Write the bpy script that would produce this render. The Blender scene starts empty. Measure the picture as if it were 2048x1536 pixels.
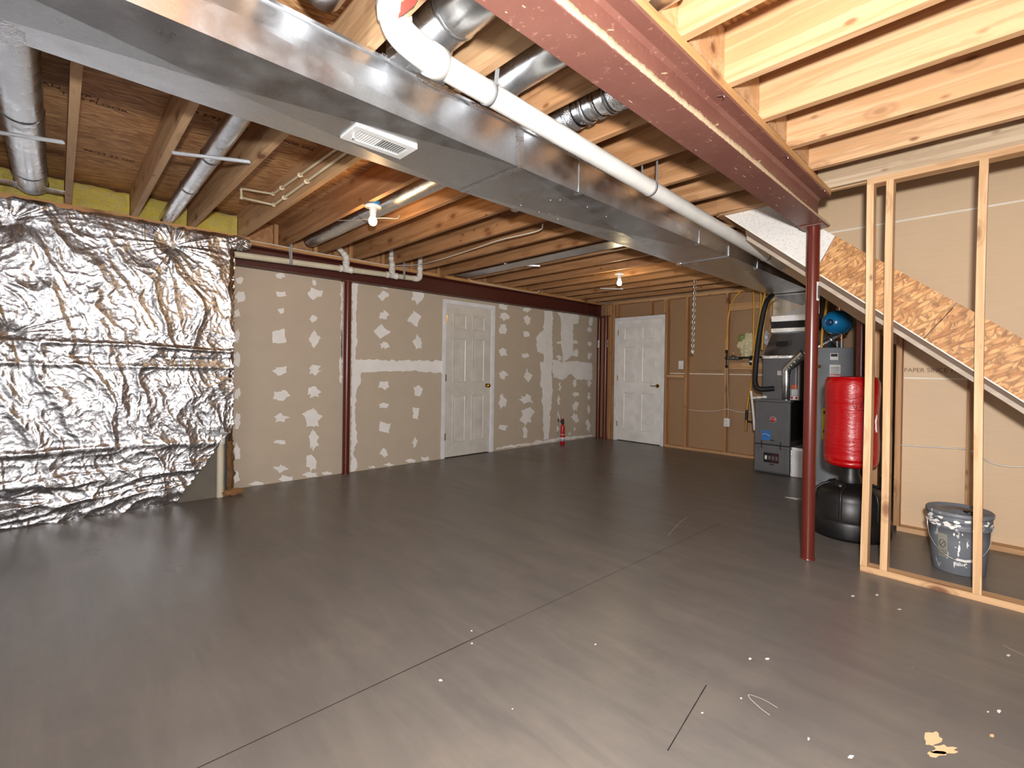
import bpy, bmesh, math, random
import numpy as np
from mathutils import Vector, Matrix
random.seed(7)
S = bpy.context.scene
COL = S.collection
# ---------------------------------------------------------------- camera
F = 955.121; YAW, PITCH, ROLL = 0.7766, -0.0058, 0.0151; CX, CY = 1087.54, 744.28
_f = np.array([-math.sin(YAW)*math.cos(PITCH), math.cos(YAW)*math.cos(PITCH), math.sin(PITCH)])
_r = np.array([math.cos(YAW), math.sin(YAW), 0.0]); _u = np.cross(_r, _f)
_r, _u = math.cos(ROLL)*_r+math.sin(ROLL)*_u, -math.sin(ROLL)*_r+math.cos(ROLL)*_u
CAM = np.array([0, 0, 1.1951])
cd = bpy.data.cameras.new('camera'); cam = bpy.data.objects.new('camera', cd); COL.objects.link(cam)
m = Matrix.Identity(4)
for i in range(3):
    m[i][0] = _r[i]; m[i][1] = _u[i]; m[i][2] = -_f[i]; m[i][3] = CAM[i]
cam.matrix_world = m
cd.sensor_width = 36; cd.lens = F/2048*36; cd.shift_x = -(CX-1024)/2048; cd.shift_y = (CY-768)/2048
cd.clip_start = 0.05; cd.clip_end = 60
S.camera = cam
# ---------------------------------------------------------------- light, world, exposure
S.view_settings.view_transform = 'Standard'; S.view_settings.look = 'None'
S.view_settings.exposure = 0.0; S.view_settings.gamma = 1.0; S.view_settings.use_curve_mapping = False
w = bpy.data.worlds.new('world'); S.world = w; w.use_nodes = True
w.node_tree.nodes['Background'].inputs[0].default_value = (.9, .93, 1, 1)
w.node_tree.nodes['Background'].inputs[1].default_value = 0.3
def area(name, loc, target, size, energy, color=(1, 1, 1), sy=None):
    l = bpy.data.lights.new(name, 'AREA'); l.energy = energy; l.color = color
    l.shape = 'RECTANGLE'; l.size = size; l.size_y = sy or size
    o = bpy.data.objects.new(name, l); COL.objects.link(o); o.location = loc
    o.rotation_euler = (Vector(target)-Vector(loc)).to_track_quat('-Z', 'Y').to_euler(); return o
# photographer's flash beside the camera, plus unseen fill lights added behind and to the right
area('flash_lamp', (.09, .0, 1.44), (-1.6, 3.0, 1.65), .09, 112, (1, .975, .95))
pl = bpy.data.lights.new('flash_bare_tube', 'POINT'); pl.energy = 205; pl.color = (1, .975, .95); pl.shadow_soft_size = .05
po = bpy.data.objects.new('flash_bare_tube', pl); COL.objects.link(po); po.location = (.09, .0, 1.44)
area('fill_behind', (.3, -3.0, 1.25), (-1.5, 3.0, 1.3), 2.8, 50, (.94, .97, 1), 1.7)
area('fill_side', (3.1, -1.2, 1.3), (-4, 1.0, 1.1), 1.8, 32, (.96, .98, 1), 1.5)  # added fill lamp, gives foil and duct their white highlights
# ---------------------------------------------------------------- geometry helpers
def ray(x, y): return _f*F+_r*(x-CX)-_u*(y-CY)
def Gz(x, y, z=0.0): d = ray(x, y); return CAM+d*((z-CAM[2])/d[2])
def Gx(x, y, X): d = ray(x, y); return CAM+d*(X/d[0])
def Gy(x, y, Y): d = ray(x, y); return CAM+d*(Y/d[1])
def Gd(x, y, D): return CAM+ray(x, y)*(D/F)
class MB:
    def __init__(s): s.v = []; s.f = []; s.sm = []
    def add(s, vs, fs, smooth=False):
        n = len(s.v); s.v += [tuple(map(float, p)) for p in vs]
        for f in fs: s.f.append(tuple(i+n for i in f)); s.sm.append(smooth)
        return s
    def box(s, x0, x1, y0, y1, z0, z1):
        x0, x1 = min(x0, x1), max(x0, x1); y0, y1 = min(y0, y1), max(y0, y1); z0, z1 = min(z0, z1), max(z0, z1)
        v = [(x, y, z) for z in (z0, z1) for y in (y0, y1) for x in (x0, x1)]
        return s.add(v, [(0, 2, 3, 1), (4, 5, 7, 6), (0, 1, 5, 4), (2, 6, 7, 3), (0, 4, 6, 2), (1, 3, 7, 5)])
    def prism(s, pts, axis, a, b):
        """polygon pts (2D) extruded along axis ('x','y','z') from a to b"""
        def mk(p, t): return {'x': (t, p[0], p[1]), 'y': (p[0], t, p[1]), 'z': (p[0], p[1], t)}[axis]
        n = len(pts); v = [mk(p, a) for p in pts]+[mk(p, b) for p in pts]
        fs = [tuple(range(n)), tuple(range(2*n-1, n-1, -1))]+[(i, i+n, (i+1) % n+n, (i+1) % n) for i in range(n)]
        return s.add(v, fs)
    def tube(s, pts, r, seg=12, caps=True, rs=None):
        P = [Vector(p) for p in pts]; n = len(P); prev = None; V = []; Fs = []
        for i, p in enumerate(P):
            if i == 0: t = P[1]-P[0]
            elif i == n-1: t = P[-1]-P[-2]
            else: t = (P[i+1]-P[i]).normalized()+(P[i]-P[i-1]).normalized()
            t = t.normalized()
            if prev is None:
                a = Vector((0, 0, 1)) if abs(t.z) < .9 else Vector((1, 0, 0)); x = t.cross(a).normalized()
            else: x = (prev-t*prev.dot(t)).normalized()
            prev = x; y = t.cross(x); rr = rs[i] if rs else r
            for k in range(seg):
                an = 2*math.pi*k/seg; V.append(p+(x*math.cos(an)+y*math.sin(an))*rr)
        for i in range(n-1):
            for k in range(seg):
                k2 = (k+1) % seg; Fs.append((i*seg+k, i*seg+k2, (i+1)*seg+k2, (i+1)*seg+k))
        s.add(V, Fs, True)
        if caps:
            s.add(V[:seg], [tuple(range(seg-1, -1, -1))]); s.add(V[-seg:], [tuple(range(seg))])
        return s
    def lathe(s, prof, c, seg=24, axis=(0, 0, 1)):
        """prof: list of (radius, height) along axis from c"""
        ax = Vector(axis).normalized(); a = Vector((1, 0, 0)) if abs(ax.z) > .9 else Vector((0, 0, 1))
        x = ax.cross(a).normalized(); y = ax.cross(x); V = []; Fs = []
        for (r_, h) in prof:
            for k in range(seg):
                an = 2*math.pi*k/seg; V.append(Vector(c)+ax*h+(x*math.cos(an)+y*math.sin(an))*max(r_, 1e-4))
        for i in range(len(prof)-1):
            for k in range(seg):
                k2 = (k+1) % seg; Fs.append((i*seg+k, i*seg+k2, (i+1)*seg+k2, (i+1)*seg+k))
        return s.add(V, Fs, True)
WORLD = {}
def wloc(o): return WORLD.get(o.name, Vector((0, 0, 0))) if o else Vector((0, 0, 0))
def build(name, mb, mat, parent=None, bevel=0, origin=None, autosmooth=True):
    vs = np.array(mb.v); lo, hi = vs.min(0), vs.max(0)
    c = Vector(origin) if origin is not None else Vector(((lo[0]+hi[0])/2, (lo[1]+hi[1])/2, lo[2] if parent is None else (lo[2]+hi[2])/2))
    me = bpy.data.meshes.new(name); me.from_pydata([tuple(Vector(p)-c) for p in mb.v], [], mb.f)
    me.polygons.foreach_set('use_smooth', mb.sm); me.update()
    bm = bmesh.new(); bm.from_mesh(me)
    bmesh.ops.recalc_face_normals(bm, faces=bm.faces); bm.to_mesh(me); bm.free()
    me.materials.append(mat)
    o = bpy.data.objects.new(name, me); COL.objects.link(o)
    if parent: o.parent = parent
    o.location = c-wloc(parent); WORLD[o.name] = c
    if bevel:
        b = o.modifiers.new('bevel', 'BEVEL'); b.width = bevel; b.segments = 2; b.limit_method = 'ANGLE'; b.angle_limit = math.radians(40)
    return o
def dup(o, loc, parent=None, name=None):
    """same mesh at another world place"""
    c = o.copy(); COL.objects.link(c); p = parent or o.parent; c.parent = p
    c.location = Vector(loc)-wloc(p); WORLD[c.name] = Vector(loc)
    return c
def tag(o, label, cat, group=None, kind=None):
    o['label'] = label; o['category'] = cat
    if group: o['group'] = group
    if kind: o['kind'] = kind
    return o
def thing(name, loc, label, cat, group=None):
    o = bpy.data.objects.new(name, None); COL.objects.link(o); o.location = loc; WORLD[o.name] = Vector(loc)
    o.empty_display_size = .1
    return tag(o, label, cat, group)
def struct(o, label=None):
    o['kind'] = 'structure'
    if label: o['label'] = label
    return o
def boxo(name, b, mat, parent=None, bevel=0): return build(name, MB().box(*b), mat, parent, bevel)
def curve(pts, n=8):
    """smooth interpolation (Catmull-Rom)"""
    P = [Vector(p) for p in pts]; P = [P[0]*2-P[1]]+P+[P[-1]*2-P[-2]]; out = []
    for i in range(1, len(P)-2):
        for k in range(n):
            t = k/n; a, b, c, d = P[i-1:i+3]
            out.append(.5*((2*b)+(c-a)*t+(2*a-5*b+4*c-d)*t*t+(3*b-a-3*c+d)*t**3))
    out.append(P[-2]); return out
# ---------------------------------------------------------------- materials
def nm(name):
    m_ = bpy.data.materials.new(name); m_.use_nodes = True; nt = m_.node_tree
    return m_, nt, nt.nodes['Principled BSDF']
def rgb(h):
    h = h.lstrip('#'); c = [int(h[i:i+2], 16)/255 for i in (0, 2, 4)]
    return tuple((v/12.92 if v <= .04045 else ((v+.055)/1.055)**2.4) for v in c)+(1,)
def N(nt, t, **k):
    n = nt.nodes.new(t)
    for a, b in k.items():
        if a.startswith('i_'):
            key = a[2:]; key = int(key) if key.isdigit() else key.replace('_', ' ')
            n.inputs[key].default_value = b
        else: setattr(n, a, b)
    return n
def L(nt, a, b): nt.links.new(a, b)
def ramp(nt, fac, stops, interp='LINEAR'):
    r_ = N(nt, 'ShaderNodeValToRGB'); r_.color_ramp.interpolation = interp
    e = r_.color_ramp.elements
    while len(e) < len(stops): e.new(.5)
    for el, (p, c) in zip(e, stops): el.position = p; el.color = c if len(c) == 4 else tuple(c)+(1,)
    L(nt, fac, r_.inputs[0]); return r_.outputs[0]
def mix(nt, fac, a, b, mode='MIX'):
    n = N(nt, 'ShaderNodeMix', data_type='RGBA', blend_type=mode)
    for idx, v in ((0, fac), (6, a), (7, b)):
        if hasattr(v, 'is_output') or hasattr(v, 'links'): L(nt, v, n.inputs[idx])
        else: n.inputs[idx].default_value = v
    return n.outputs[2]
def coords(nt, scale=(1, 1, 1), rand=True, kind='Object'):
    tc = N(nt, 'ShaderNodeTexCoord'); mp = N(nt, 'ShaderNodeMapping'); mp.inputs['Scale'].default_value = scale
    if rand:
        oi = N(nt, 'ShaderNodeObjectInfo'); mu = N(nt, 'ShaderNodeMath', operation='MULTIPLY', i_1=37.0)
        L(nt, oi.outputs['Random'], mu.inputs[0]); ad = N(nt, 'ShaderNodeVectorMath', operation='ADD')
        L(nt, tc.outputs[kind], ad.inputs[0]); L(nt, mu.outputs[0], ad.inputs[1]); L(nt, ad.outputs[0], mp.inputs[0])
    else: L(nt, tc.outputs[kind], mp.inputs[0])
    return mp.outputs[0]
def noise(nt, vec, scale, detail=3, rough=.5, dist=0):
    n = N(nt, 'ShaderNodeTexNoise', i_Scale=scale, i_Detail=detail, i_Roughness=rough, i_Distortion=dist); L(nt, vec, n.inputs['Vector']); return n.outputs[0]
def bump(nt, bs, h, strength=.3, dist=.01):
    b = N(nt, 'ShaderNodeBump', i_Strength=strength, i_Distance=dist); L(nt, h, b.inputs['Height']); L(nt, b.outputs[0], bs.inputs['Normal'])
def flat(name, col, rough=.5, metal=0, bumps=0, bscale=200, spec=None, coat=0, var=.12):
    m_, nt, bs = nm(name); bs.inputs['Roughness'].default_value = rough; bs.inputs['Metallic'].default_value = metal
    c = rgb(col) if isinstance(col, str) else col
    v = coords(nt); n1 = noise(nt, v, 6, 4)
    L(nt, mix(nt, ramp(nt, n1, [(.3, (0, 0, 0)), (.7, (1, 1, 1))]), tuple(x*(1-var) for x in c[:3])+(1,), tuple(min(1, x*(1+var*.6)) for x in c[:3])+(1,)), bs.inputs['Base Color'])
    if spec is not None: bs.inputs['Specular IOR Level'].default_value = spec
    if coat: bs.inputs['Coat Weight'].default_value = coat; bs.inputs['Coat Roughness'].default_value = .15
    if bumps: bump(nt, bs, noise(nt, v, bscale, 2), bumps, .002)
    return m_
def wood(name, axis, light='#DDB27C', dark='#B9854C', knot='#6B3D1E', var=.35, grey=0.0):
    """sawn softwood; axis = direction of grain"""
    m_, nt, bs = nm(name)
    sc = [9, 9, 9]; sc['xyz'.index(axis)] = .55
    v = coords(nt, tuple(sc)); wv = N(nt, 'ShaderNodeTexNoise', i_Scale=1.6, i_Detail=5, i_Roughness=.6, i_Distortion=.9); L(nt, v, wv.inputs['Vector'])
    sc2 = [70, 70, 70]; sc2['xyz'.index(axis)] = 1.6
    v2 = coords(nt, tuple(sc2)); fine = noise(nt, v2, 1, 2, .6)
    # growth rings
    mul = N(nt, 'ShaderNodeMath', operation='MULTIPLY', i_1=26.0); L(nt, wv.outputs[0], mul.inputs[0])
    sn = N(nt, 'ShaderNodeMath', operation='SINE'); L(nt, mul.outputs[0], sn.inputs[0])
    base = mix(nt, ramp(nt, wv.outputs[0], [(.35, (0, 0, 0)), (.68, (1, 1, 1))]), rgb(light), rgb(dark))
    ringf = ramp(nt, sn.outputs[0], [(.45, (0, 0, 0)), (.95, (.35, .35, .35))])
    base = mix(nt, ringf, base, tuple(x*.72 for x in rgb(dark)[:3])+(1,))
    base = mix(nt, ramp(nt, fine, [(.5, (0, 0, 0)), (.75, (.25, .25, .25))]), base, tuple(x*.6 for x in rgb(dark)[:3])+(1,))
    # knots
    sk = [5.5, 5.5, 5.5]; sk['xyz'.index(axis)] = 2.6
    vk = coords(nt, tuple(sk)); vo = N(nt, 'ShaderNodeTexVoronoi', i_Scale=1.0, i_Randomness=1.0); L(nt, vk, vo.inputs['Vector'])
    base = mix(nt, ramp(nt, vo.outputs['Distance'], [(.07, (.9, .9, .9)), (.13, (.45, .45, .45)), (.15, (.15, .15, .15)), (.19, (.3, .3, .3)), (.24, (0, 0, 0))]), base, rgb(knot))
    sk = [9.5, 9.5, 9.5]; sk['xyz'.index(axis)] = 4.6
    vk = coords(nt, tuple(sk)); vo2 = N(nt, 'ShaderNodeTexVoronoi', i_Scale=1.0, i_Randomness=1.0); L(nt, vk, vo2.inputs['Vector'])
    base = mix(nt, ramp(nt, vo2.outputs['Distance'], [(.06, (.8, .8, .8)), (.10, (.3, .3, .3)), (.14, (0, 0, 0))]), base, rgb(knot))
    oi = N(nt, 'ShaderNodeObjectInfo')
    base = mix(nt, ramp(nt, oi.outputs['Random'], [(0, (0, 0, 0)), (1, (var, var, var))]), base, rgb(dark))
    if grey: base = mix(nt, grey, base, rgb('#A89B88'))
    L(nt, base, bs.inputs['Base Color']); bs.inputs['Roughness'].default_value = .62
    bump(nt, bs, fine, .12, .002)
    return m_
def galv(name, base=.70, rough=.33, spangle=35, strength=.02):
    m_, nt, bs = nm(name); v = coords(nt, kind='Object')
    vo = N(nt, 'ShaderNodeTexVoronoi', i_Scale=float(spangle*3)); L(nt, v, vo.inputs['Vector'])
    n1 = noise(nt, v, 3, 5, .6)
    c1 = mix(nt, ramp(nt, vo.outputs['Color'], [(0, (0, 0, 0)), (1, (1, 1, 1))]), (base*.93, base*.96, base, 1), (base*1.05, base*1.08, base*1.12, 1))
    c1 = mix(nt, ramp(nt, n1, [(.4, (0, 0, 0)), (.75, (.35, .35, .35))]), c1, (base*.75, base*.78, base*.82, 1))
    L(nt, c1, bs.inputs['Base Color']); bs.inputs['Metallic'].default_value = 1
    L(nt, ramp(nt, noise(nt, v, 9, 4), [(.3, (rough*.8,)*3), (.7, (rough*1.35,)*3)]), bs.inputs['Roughness'])
    h = mix(nt, .25, noise(nt, v, 2.2, 0), noise(nt, v, 220, 1)); bump(nt, bs, h, strength, .02)
    return m_
def osb(name, light, dark, plane='xz', angles=(0, 50, 95, 140), long=7.0, thin=42.0, rough=.6):
    """overlapping wood strands: stretched cells at several angles, layered"""
    m_, nt, bs = nm(name); tc = N(nt, 'ShaderNodeTexCoord'); sp = N(nt, 'ShaderNodeSeparateXYZ'); L(nt, tc.outputs['Object'], sp.inputs[0])
    cb = N(nt, 'ShaderNodeCombineXYZ'); L(nt, sp.outputs[0], cb.inputs[0]); L(nt, sp.outputs[2 if plane == 'xz' else 1], cb.inputs[1])
    dn = N(nt, 'ShaderNodeTexNoise', i_Scale=7.0, i_Detail=2.0); L(nt, cb.outputs[0], dn.inputs['Vector'])
    ad = N(nt, 'ShaderNodeVectorMath', operation='MULTIPLY_ADD'); L(nt, dn.outputs['Color'], ad.inputs[0]); ad.inputs[1].default_value = (.012, .012, 0); L(nt, cb.outputs[0], ad.inputs[2])
    c = rgb(dark); hh = None
    for i, a in enumerate(angles):
        mr = N(nt, 'ShaderNodeMapping'); mr.inputs['Rotation'].default_value = (0, 0, math.radians(a)); mr.inputs['Location'].default_value = (i*3.3, i*1.7, 0); L(nt, ad.outputs[0], mr.inputs[0])
        ms = N(nt, 'ShaderNodeMapping'); ms.inputs['Scale'].default_value = (long, thin, 1); L(nt, mr.outputs[0], ms.inputs[0])
        vo = N(nt, 'ShaderNodeTexVoronoi', i_Scale=1.0, voronoi_dimensions='2D'); L(nt, ms.outputs[0], vo.inputs['Vector'])
        sc = N(nt, 'ShaderNodeSeparateColor'); L(nt, vo.outputs['Color'], sc.inputs[0])
        gr = N(nt, 'ShaderNodeMapping'); gr.inputs['Scale'].default_value = (long*1.5, thin*8, 1); L(nt, mr.outputs[0], gr.inputs[0]); g = noise(nt, gr.outputs[0], 1, 2)
        col = mix(nt, ramp(nt, sc.outputs[0], [(0, (0, 0, 0)), (1, (1, 1, 1))]), rgb(light), rgb(dark))
        col = mix(nt, ramp(nt, g, [(.4, (0, 0, 0)), (.7, (.35, .35, .35))]), col, tuple(x*.55 for x in rgb(dark)[:3])+(1,))
        col = mix(nt, ramp(nt, vo.outputs['Distance'], [(.35, (0, 0, 0)), (.66, (.6, .6, .6))]), col, tuple(x*.35 for x in rgb(dark)[:3])+(1,))
        msk = ramp(nt, sc.outputs[1], [(.0, (1, 1, 1)), (.54, (1, 1, 1)), (.55, (0, 0, 0))], 'CONSTANT') if i else None
        if i == 0: c = col; hh = sc.outputs[2]
        else: c = mix(nt, msk, c, col); hh = mix(nt, msk, hh, sc.outputs[2])
    L(nt, c, bs.inputs['Base Color']); bs.inputs['Roughness'].default_value = rough; bump(nt, bs, hh, .35, .003)
    return m_
M = {}
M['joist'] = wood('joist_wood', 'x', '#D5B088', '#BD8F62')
M['joist_dim'] = wood('joist_wood_dim', 'x', '#BE9269', '#996C44')  # same joist wood, dimmer light of the left span put into the colour
M['joist_lit'] = wood('joist_wood_lit', 'x', '#D2AD86', '#B48C64')  # paler copy, brighter light on the near-left joists put into the colour
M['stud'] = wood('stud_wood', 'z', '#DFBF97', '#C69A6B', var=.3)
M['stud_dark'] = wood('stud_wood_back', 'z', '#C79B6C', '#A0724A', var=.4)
M['plate'] = wood('plate_wood', 'x', '#D3AE84', '#B3865A')
M['plate_y'] = wood('plate_wood_y', 'y', '#CB9E6A', '#AC7C4A')
M['greywood'] = wood('grey_wood', 'x', '#CDB798', '#A88C6C', grey=.2)
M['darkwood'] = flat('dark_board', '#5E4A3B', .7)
M['ledger'] = wood('weathered_ledger', 'x', '#B8AA9C', '#978878', grey=.3)
M['osb'] = osb('osb_stair', '#DCA96E', '#A26B36', angles=(0, 40, 75, 110, 150), long=15.0, thin=55.0)
M['subfloor'] = osb('osb_subfloor', '#E8B882', '#B98252', 'xy', (84, 97, 70, 105), 6.5, 60.0)
M['galv'] = galv('galvanised_sheet')
M['galv_round'] = galv('galvanised_round', .66, .27, 25, .02)
M['galv_tape'] = galv('foil_tape', .85, .16, 60, .5)
M['strap'] = galv('strap_metal', .7, .35, 60, .05)
def redsteel():
    m_, nt, bs = nm('red_oxide_steel'); v = coords(nt)
    n1 = noise(nt, v, 2.5, 5, .6); n2 = noise(nt, v, 45, 4, .7)
    c = mix(nt, ramp(nt, n1, [(.35, (0, 0, 0)), (.7, (1, 1, 1))]), rgb('#6C443B'), rgb('#7B5247'))
    c = mix(nt, ramp(nt, n2, [(.60, (0, 0, 0)), (.68, (.5, .5, .5))]), c, rgb('#A9806E'))
    L(nt, c, bs.inputs['Base Color']); bs.inputs['Roughness'].default_value = .42; bump(nt, bs, n2, .08, .002); return m_
M['red'] = redsteel()
def redcol():
    m_, nt, bs = nm('red_column_paint'); v = coords(nt)
    n1 = noise(nt, v, 3, 4); n2 = noise(nt, v, 60, 3, .7)
    c = mix(nt, n1, rgb('#521A11'), rgb('#5E2419')); c = mix(nt, ramp(nt, n2, [(.7, (0, 0, 0)), (.76, (.5, .5, .5))]), c, rgb('#C09A88'))
    L(nt, c, bs.inputs['Base Color']); bs.inputs['Roughness'].default_value = .28; return m_
M['redcol'] = redcol()
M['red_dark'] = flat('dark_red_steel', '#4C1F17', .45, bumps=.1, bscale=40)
def dusty():
    m_, nt, bs = nm('sawdust'); v = coords(nt); n1 = noise(nt, v, 120, 4, .8)
    L(nt, mix(nt, n1, rgb('#9C8468'), rgb('#DCC6A2')), bs.inputs['Base Color']); bs.inputs['Roughness'].default_value = 1; bump(nt, bs, n1, .8, .01); return m_
M['dust'] = dusty()
def concrete_floor():
    m_, nt, bs = nm('floor_concrete'); v = coords(nt, rand=False)
    n1 = noise(nt, v, .55, 6, .6, .4); n2 = noise(nt, v, 3.2, 6, .65); n3 = noise(nt, v, 60, 3)
    vs = coords(nt, (.8, 5, 1), rand=False); st = noise(nt, vs, 1.6, 6, .7, .5)
    c = mix(nt, ramp(nt, n1, [(.3, (0, 0, 0)), (.7, (1, 1, 1))]), rgb('#66625E'), rgb('#7A746D'))
    c = mix(nt, ramp(nt, st, [(.35, (0, 0, 0)), (.8, (.7, .7, .7))]), c, rgb('#545150'))
    c = mix(nt, ramp(nt, n2, [(.55, (0, 0, 0)), (.8, (.4, .4, .4))]), c, rgb('#857A6F'))
    # brown water stains
    vb = N(nt, 'ShaderNodeTexVoronoi', i_Scale=.42); L(nt, v, vb.inputs['Vector'])
    mm = N(nt, 'ShaderNodeMath', operation='ADD'); L(nt, vb.outputs['Distance'], mm.inputs[0]); L(nt, n2, mm.inputs[1])
    c = mix(nt, ramp(nt, mm.outputs[0], [(.5, (.55, .55, .55)), (.66, (0, 0, 0))]), c, rgb('#66513C'))
    # small white plaster specks
    vo = N(nt, 'ShaderNodeTexVoronoi', i_Scale=6.0); L(nt, v, vo.inputs['Vector'])
    c = mix(nt, ramp(nt, vo.outputs['Distance'], [(.014, (.7, .7, .7)), (.022, (0, 0, 0))]), c, rgb('#A79C90'))
    L(nt, c, bs.inputs['Base Color'])
    L(nt, ramp(nt, n1, [(.3, (.26,)*3), (.75, (.42,)*3)]), bs.inputs['Roughness']); bs.inputs['Specular IOR Level'].default_value = .42
    bump(nt, bs, mix(nt, .25, n2, n3), .05, .01); return m_
M['floor'] = concrete_floor()
M['concrete'] = flat('foundation_concrete', '#6C665D', .9, bumps=.5, bscale=60)
M['drywall'] = flat('drywall_face', '#BCAE9C', .5, spec=.35, var=.035)
M['mud'] = flat('joint_compound', '#E9E7E4', .7, bumps=.2, bscale=60, var=.06)
def paper(name, c1, c2):
    m_, nt, bs = nm(name); v = coords(nt, (1, 1, 9), rand=False); n1 = noise(nt, v, 6, 5, .6)
    L(nt, mix(nt, n1, rgb(c1), rgb(c2)), bs.inputs['Base Color']); bs.inputs['Roughness'].default_value = .6; bump(nt, bs, noise(nt, v, 30, 2), .05, .003); return m_
M['paper'] = paper('drywall_back_paper', '#CDB08D', '#D8BC9A')
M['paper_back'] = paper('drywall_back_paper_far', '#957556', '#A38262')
M['paperedge'] = flat('paper_edge', '#EAE2D6', .7)
M['door'] = flat('door_paint', '#D0CCC4', .35, bumps=.05)
M['door2'] = flat('door_paint_white', '#E6E6E4', .35, bumps=.05)
M['casing'] = flat('casing_paint', '#E2E2E6', .4)
M['brass'] = flat('brass', '#C79B4B', .25, 1)
M['pvc'] = flat('white_pvc', '#DCDAD4', .35)
M['pvcold'] = flat('old_pvc', '#CFC8B2', .4)
M['cpvc'] = flat('cpvc_cream', '#E3D6B4', .4)
M['white'] = flat('white_plastic', '#DEDEDC', .35)
M['whitemetal'] = flat('white_metal', '#E4E6EA', .35)
M['black'] = flat('black_plastic', '#121213', .42, bumps=.15, bscale=120)
M['blackrub'] = flat('black_foam', '#0E0E10', .6)
M['dark'] = flat('dark_void', '#100C0A', .9)
M['furnace'] = flat('furnace_paint', '#5E5E61', .4, bumps=.05)
M['furnace2'] = flat('furnace_paint_dark', '#4A4A4D', .42)
M['heater'] = flat('heater_paint', '#84898F', .32, coat=.3)
M['blue'] = flat('blue_paint', '#0C72A8', .25, coat=.4)
M['bluedark'] = flat('blue_cap', '#13406F', .35)
M['yellowtube'] = flat('yellow_gas_tube', '#D09A34', .35)
M['copper'] = flat('copper', '#B4704A', .3, 1)
M['iron'] = flat('black_iron', '#1D1A19', .45, .3)
M['castmetal'] = flat('cast_metal', '#7B7B7B', .4, .6)
M['label'] = flat('paper_label', '#D9D9D6', .6)
M['orange'] = flat('orange_label', '#C2561E', .5)
M['redlabel'] = flat('red_label', '#B3201E', .45)
M['bluelabel'] = flat('blue_label', '#2E6BB0', .4)
M['yellowlabel'] = flat('yellow_label', '#D9C21A', .5)
M['ink'] = flat('ink', '#2A2624', .7)
M['inkfaint'] = flat('ink_faint', '#7E6350', .8)
M['inkwood'] = flat('ink_wood', '#3E2617', .8)
M['bluebox'] = flat('blue_box', '#1F8FC4', .45)
M['porcelain'] = flat('porcelain', '#E9E7E2', .25)
M['extred'] = flat('extinguisher_red', '#B01119', .25, coat=.5)
M['cable'] = flat('white_cable', '#D8D0C4', .5)
M['cablegrey'] = flat('grey_cable', '#8F8F90', .5)
M['silverlogo'] = flat('logo_silver', '#C9C9CC', .3, .5)
M['peach'] = flat('peach_paint', '#E0B98F', .8)
def vinyl():
    m_, nt, bs = nm('red_vinyl'); v = coords(nt, (1, 1, 5)); n1 = noise(nt, v, 7, 4, .6, .3)
    bs.inputs['Base Color'].default_value = rgb('#A80008'); bs.inputs['Roughness'].default_value = .3; bs.inputs['Coat Weight'].default_value = .25
    bump(nt, bs, n1, .35, .02); return m_
M['vinyl'] = vinyl()
def foilmat():
    m_, nt, bs = nm('foil_facing'); v = coords(nt, rand=False)
    bs.inputs['Base Color'].default_value = (.58, .59, .62, 1); bs.inputs['Metallic'].default_value = 1
    n1 = noise(nt, v, 22, 6, .7, .6); n2 = noise(nt, v, 90, 3, .6)
    # scrim diamonds
    wv = N(nt, 'ShaderNodeMapping'); wv.inputs['Rotation'].default_value = (.78, 0, 0); L(nt, v, wv.inputs[0])
    sx = N(nt, 'ShaderNodeSeparateXYZ'); L(nt, wv.outputs[0], sx.inputs[0])
    def rib(o):
        a = N(nt, 'ShaderNodeMath', operation='MULTIPLY', i_1=70.0); L(nt, o, a.inputs[0]); b = N(nt, 'ShaderNodeMath', operation='FRACT'); L(nt, a.outputs[0], b.inputs[0])
        c = N(nt, 'ShaderNodeMath', operation='GREATER_THAN', i_1=.88); L(nt, b.outputs[0], c.inputs[0]); return c.outputs[0]
    s = N(nt, 'ShaderNodeMath', operation='MAXIMUM'); L(nt, rib(sx.outputs[1]), s.inputs[0]); L(nt, rib(sx.outputs[2]), s.inputs[1])
    h = N(nt, 'ShaderNodeMath', operation='MULTIPLY_ADD', i_1=.12); L(nt, s.outputs[0], h.inputs[0]); L(nt, mix(nt, .25, n1, n2), h.inputs[2])
    bump(nt, bs, h.outputs[0], .42, .010)
    L(nt, ramp(nt, n2, [(.3, (.19,)*3), (.7, (.30,)*3)]), bs.inputs['Roughness']); return m_
M['foil'] = foilmat()
def batt():
    m_, nt, bs = nm('yellow_fibreglass'); bs.inputs['Subsurface Weight'].default_value = .3; bs.inputs['Subsurface Radius'].default_value = (.05, .05, .02); v = coords(nt, (1, 1, 2.5)); n1 = noise(nt, v, 9, 6, .7, 1.2); n2 = noise(nt, v, 60, 4, .8)
    c = mix(nt, ramp(nt, n1, [(.35, (0, 0, 0)), (.65, (1, 1, 1))]), rgb('#F8E058'), rgb('#E8D88C')); c = mix(nt, ramp(nt, n2, [(.5, (0, 0, 0)), (.75, (.5, .5, .5))]), c, rgb('#8A7A34'))
    L(nt, c, bs.inputs['Base Color']); bs.inputs['Roughness'].default_value = 1; bump(nt, bs, mix(nt, .5, n1, n2), 1, .03); return m_
M['batt'] = batt()
def whitepanel():
    m_, nt, bs = nm('white_sheathing'); v = coords(nt, rand=False); n1 = noise(nt, v, 6, 3); vo = N(nt, 'ShaderNodeTexVoronoi', i_Scale=55.0); L(nt, v, vo.inputs['Vector'])
    n2 = noise(nt, v, 120, 3, .7)
    c = mix(nt, ramp(nt, n2, [(.57, (0, 0, 0)), (.64, (.7, .7, .7))]), rgb('#D2CFCB'), rgb('#A98A66'))
    L(nt, c, bs.inputs['Base Color']); bs.inputs['Roughness'].default_value = .6; return m_
M['whitepanel'] = whitepanel()
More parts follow.
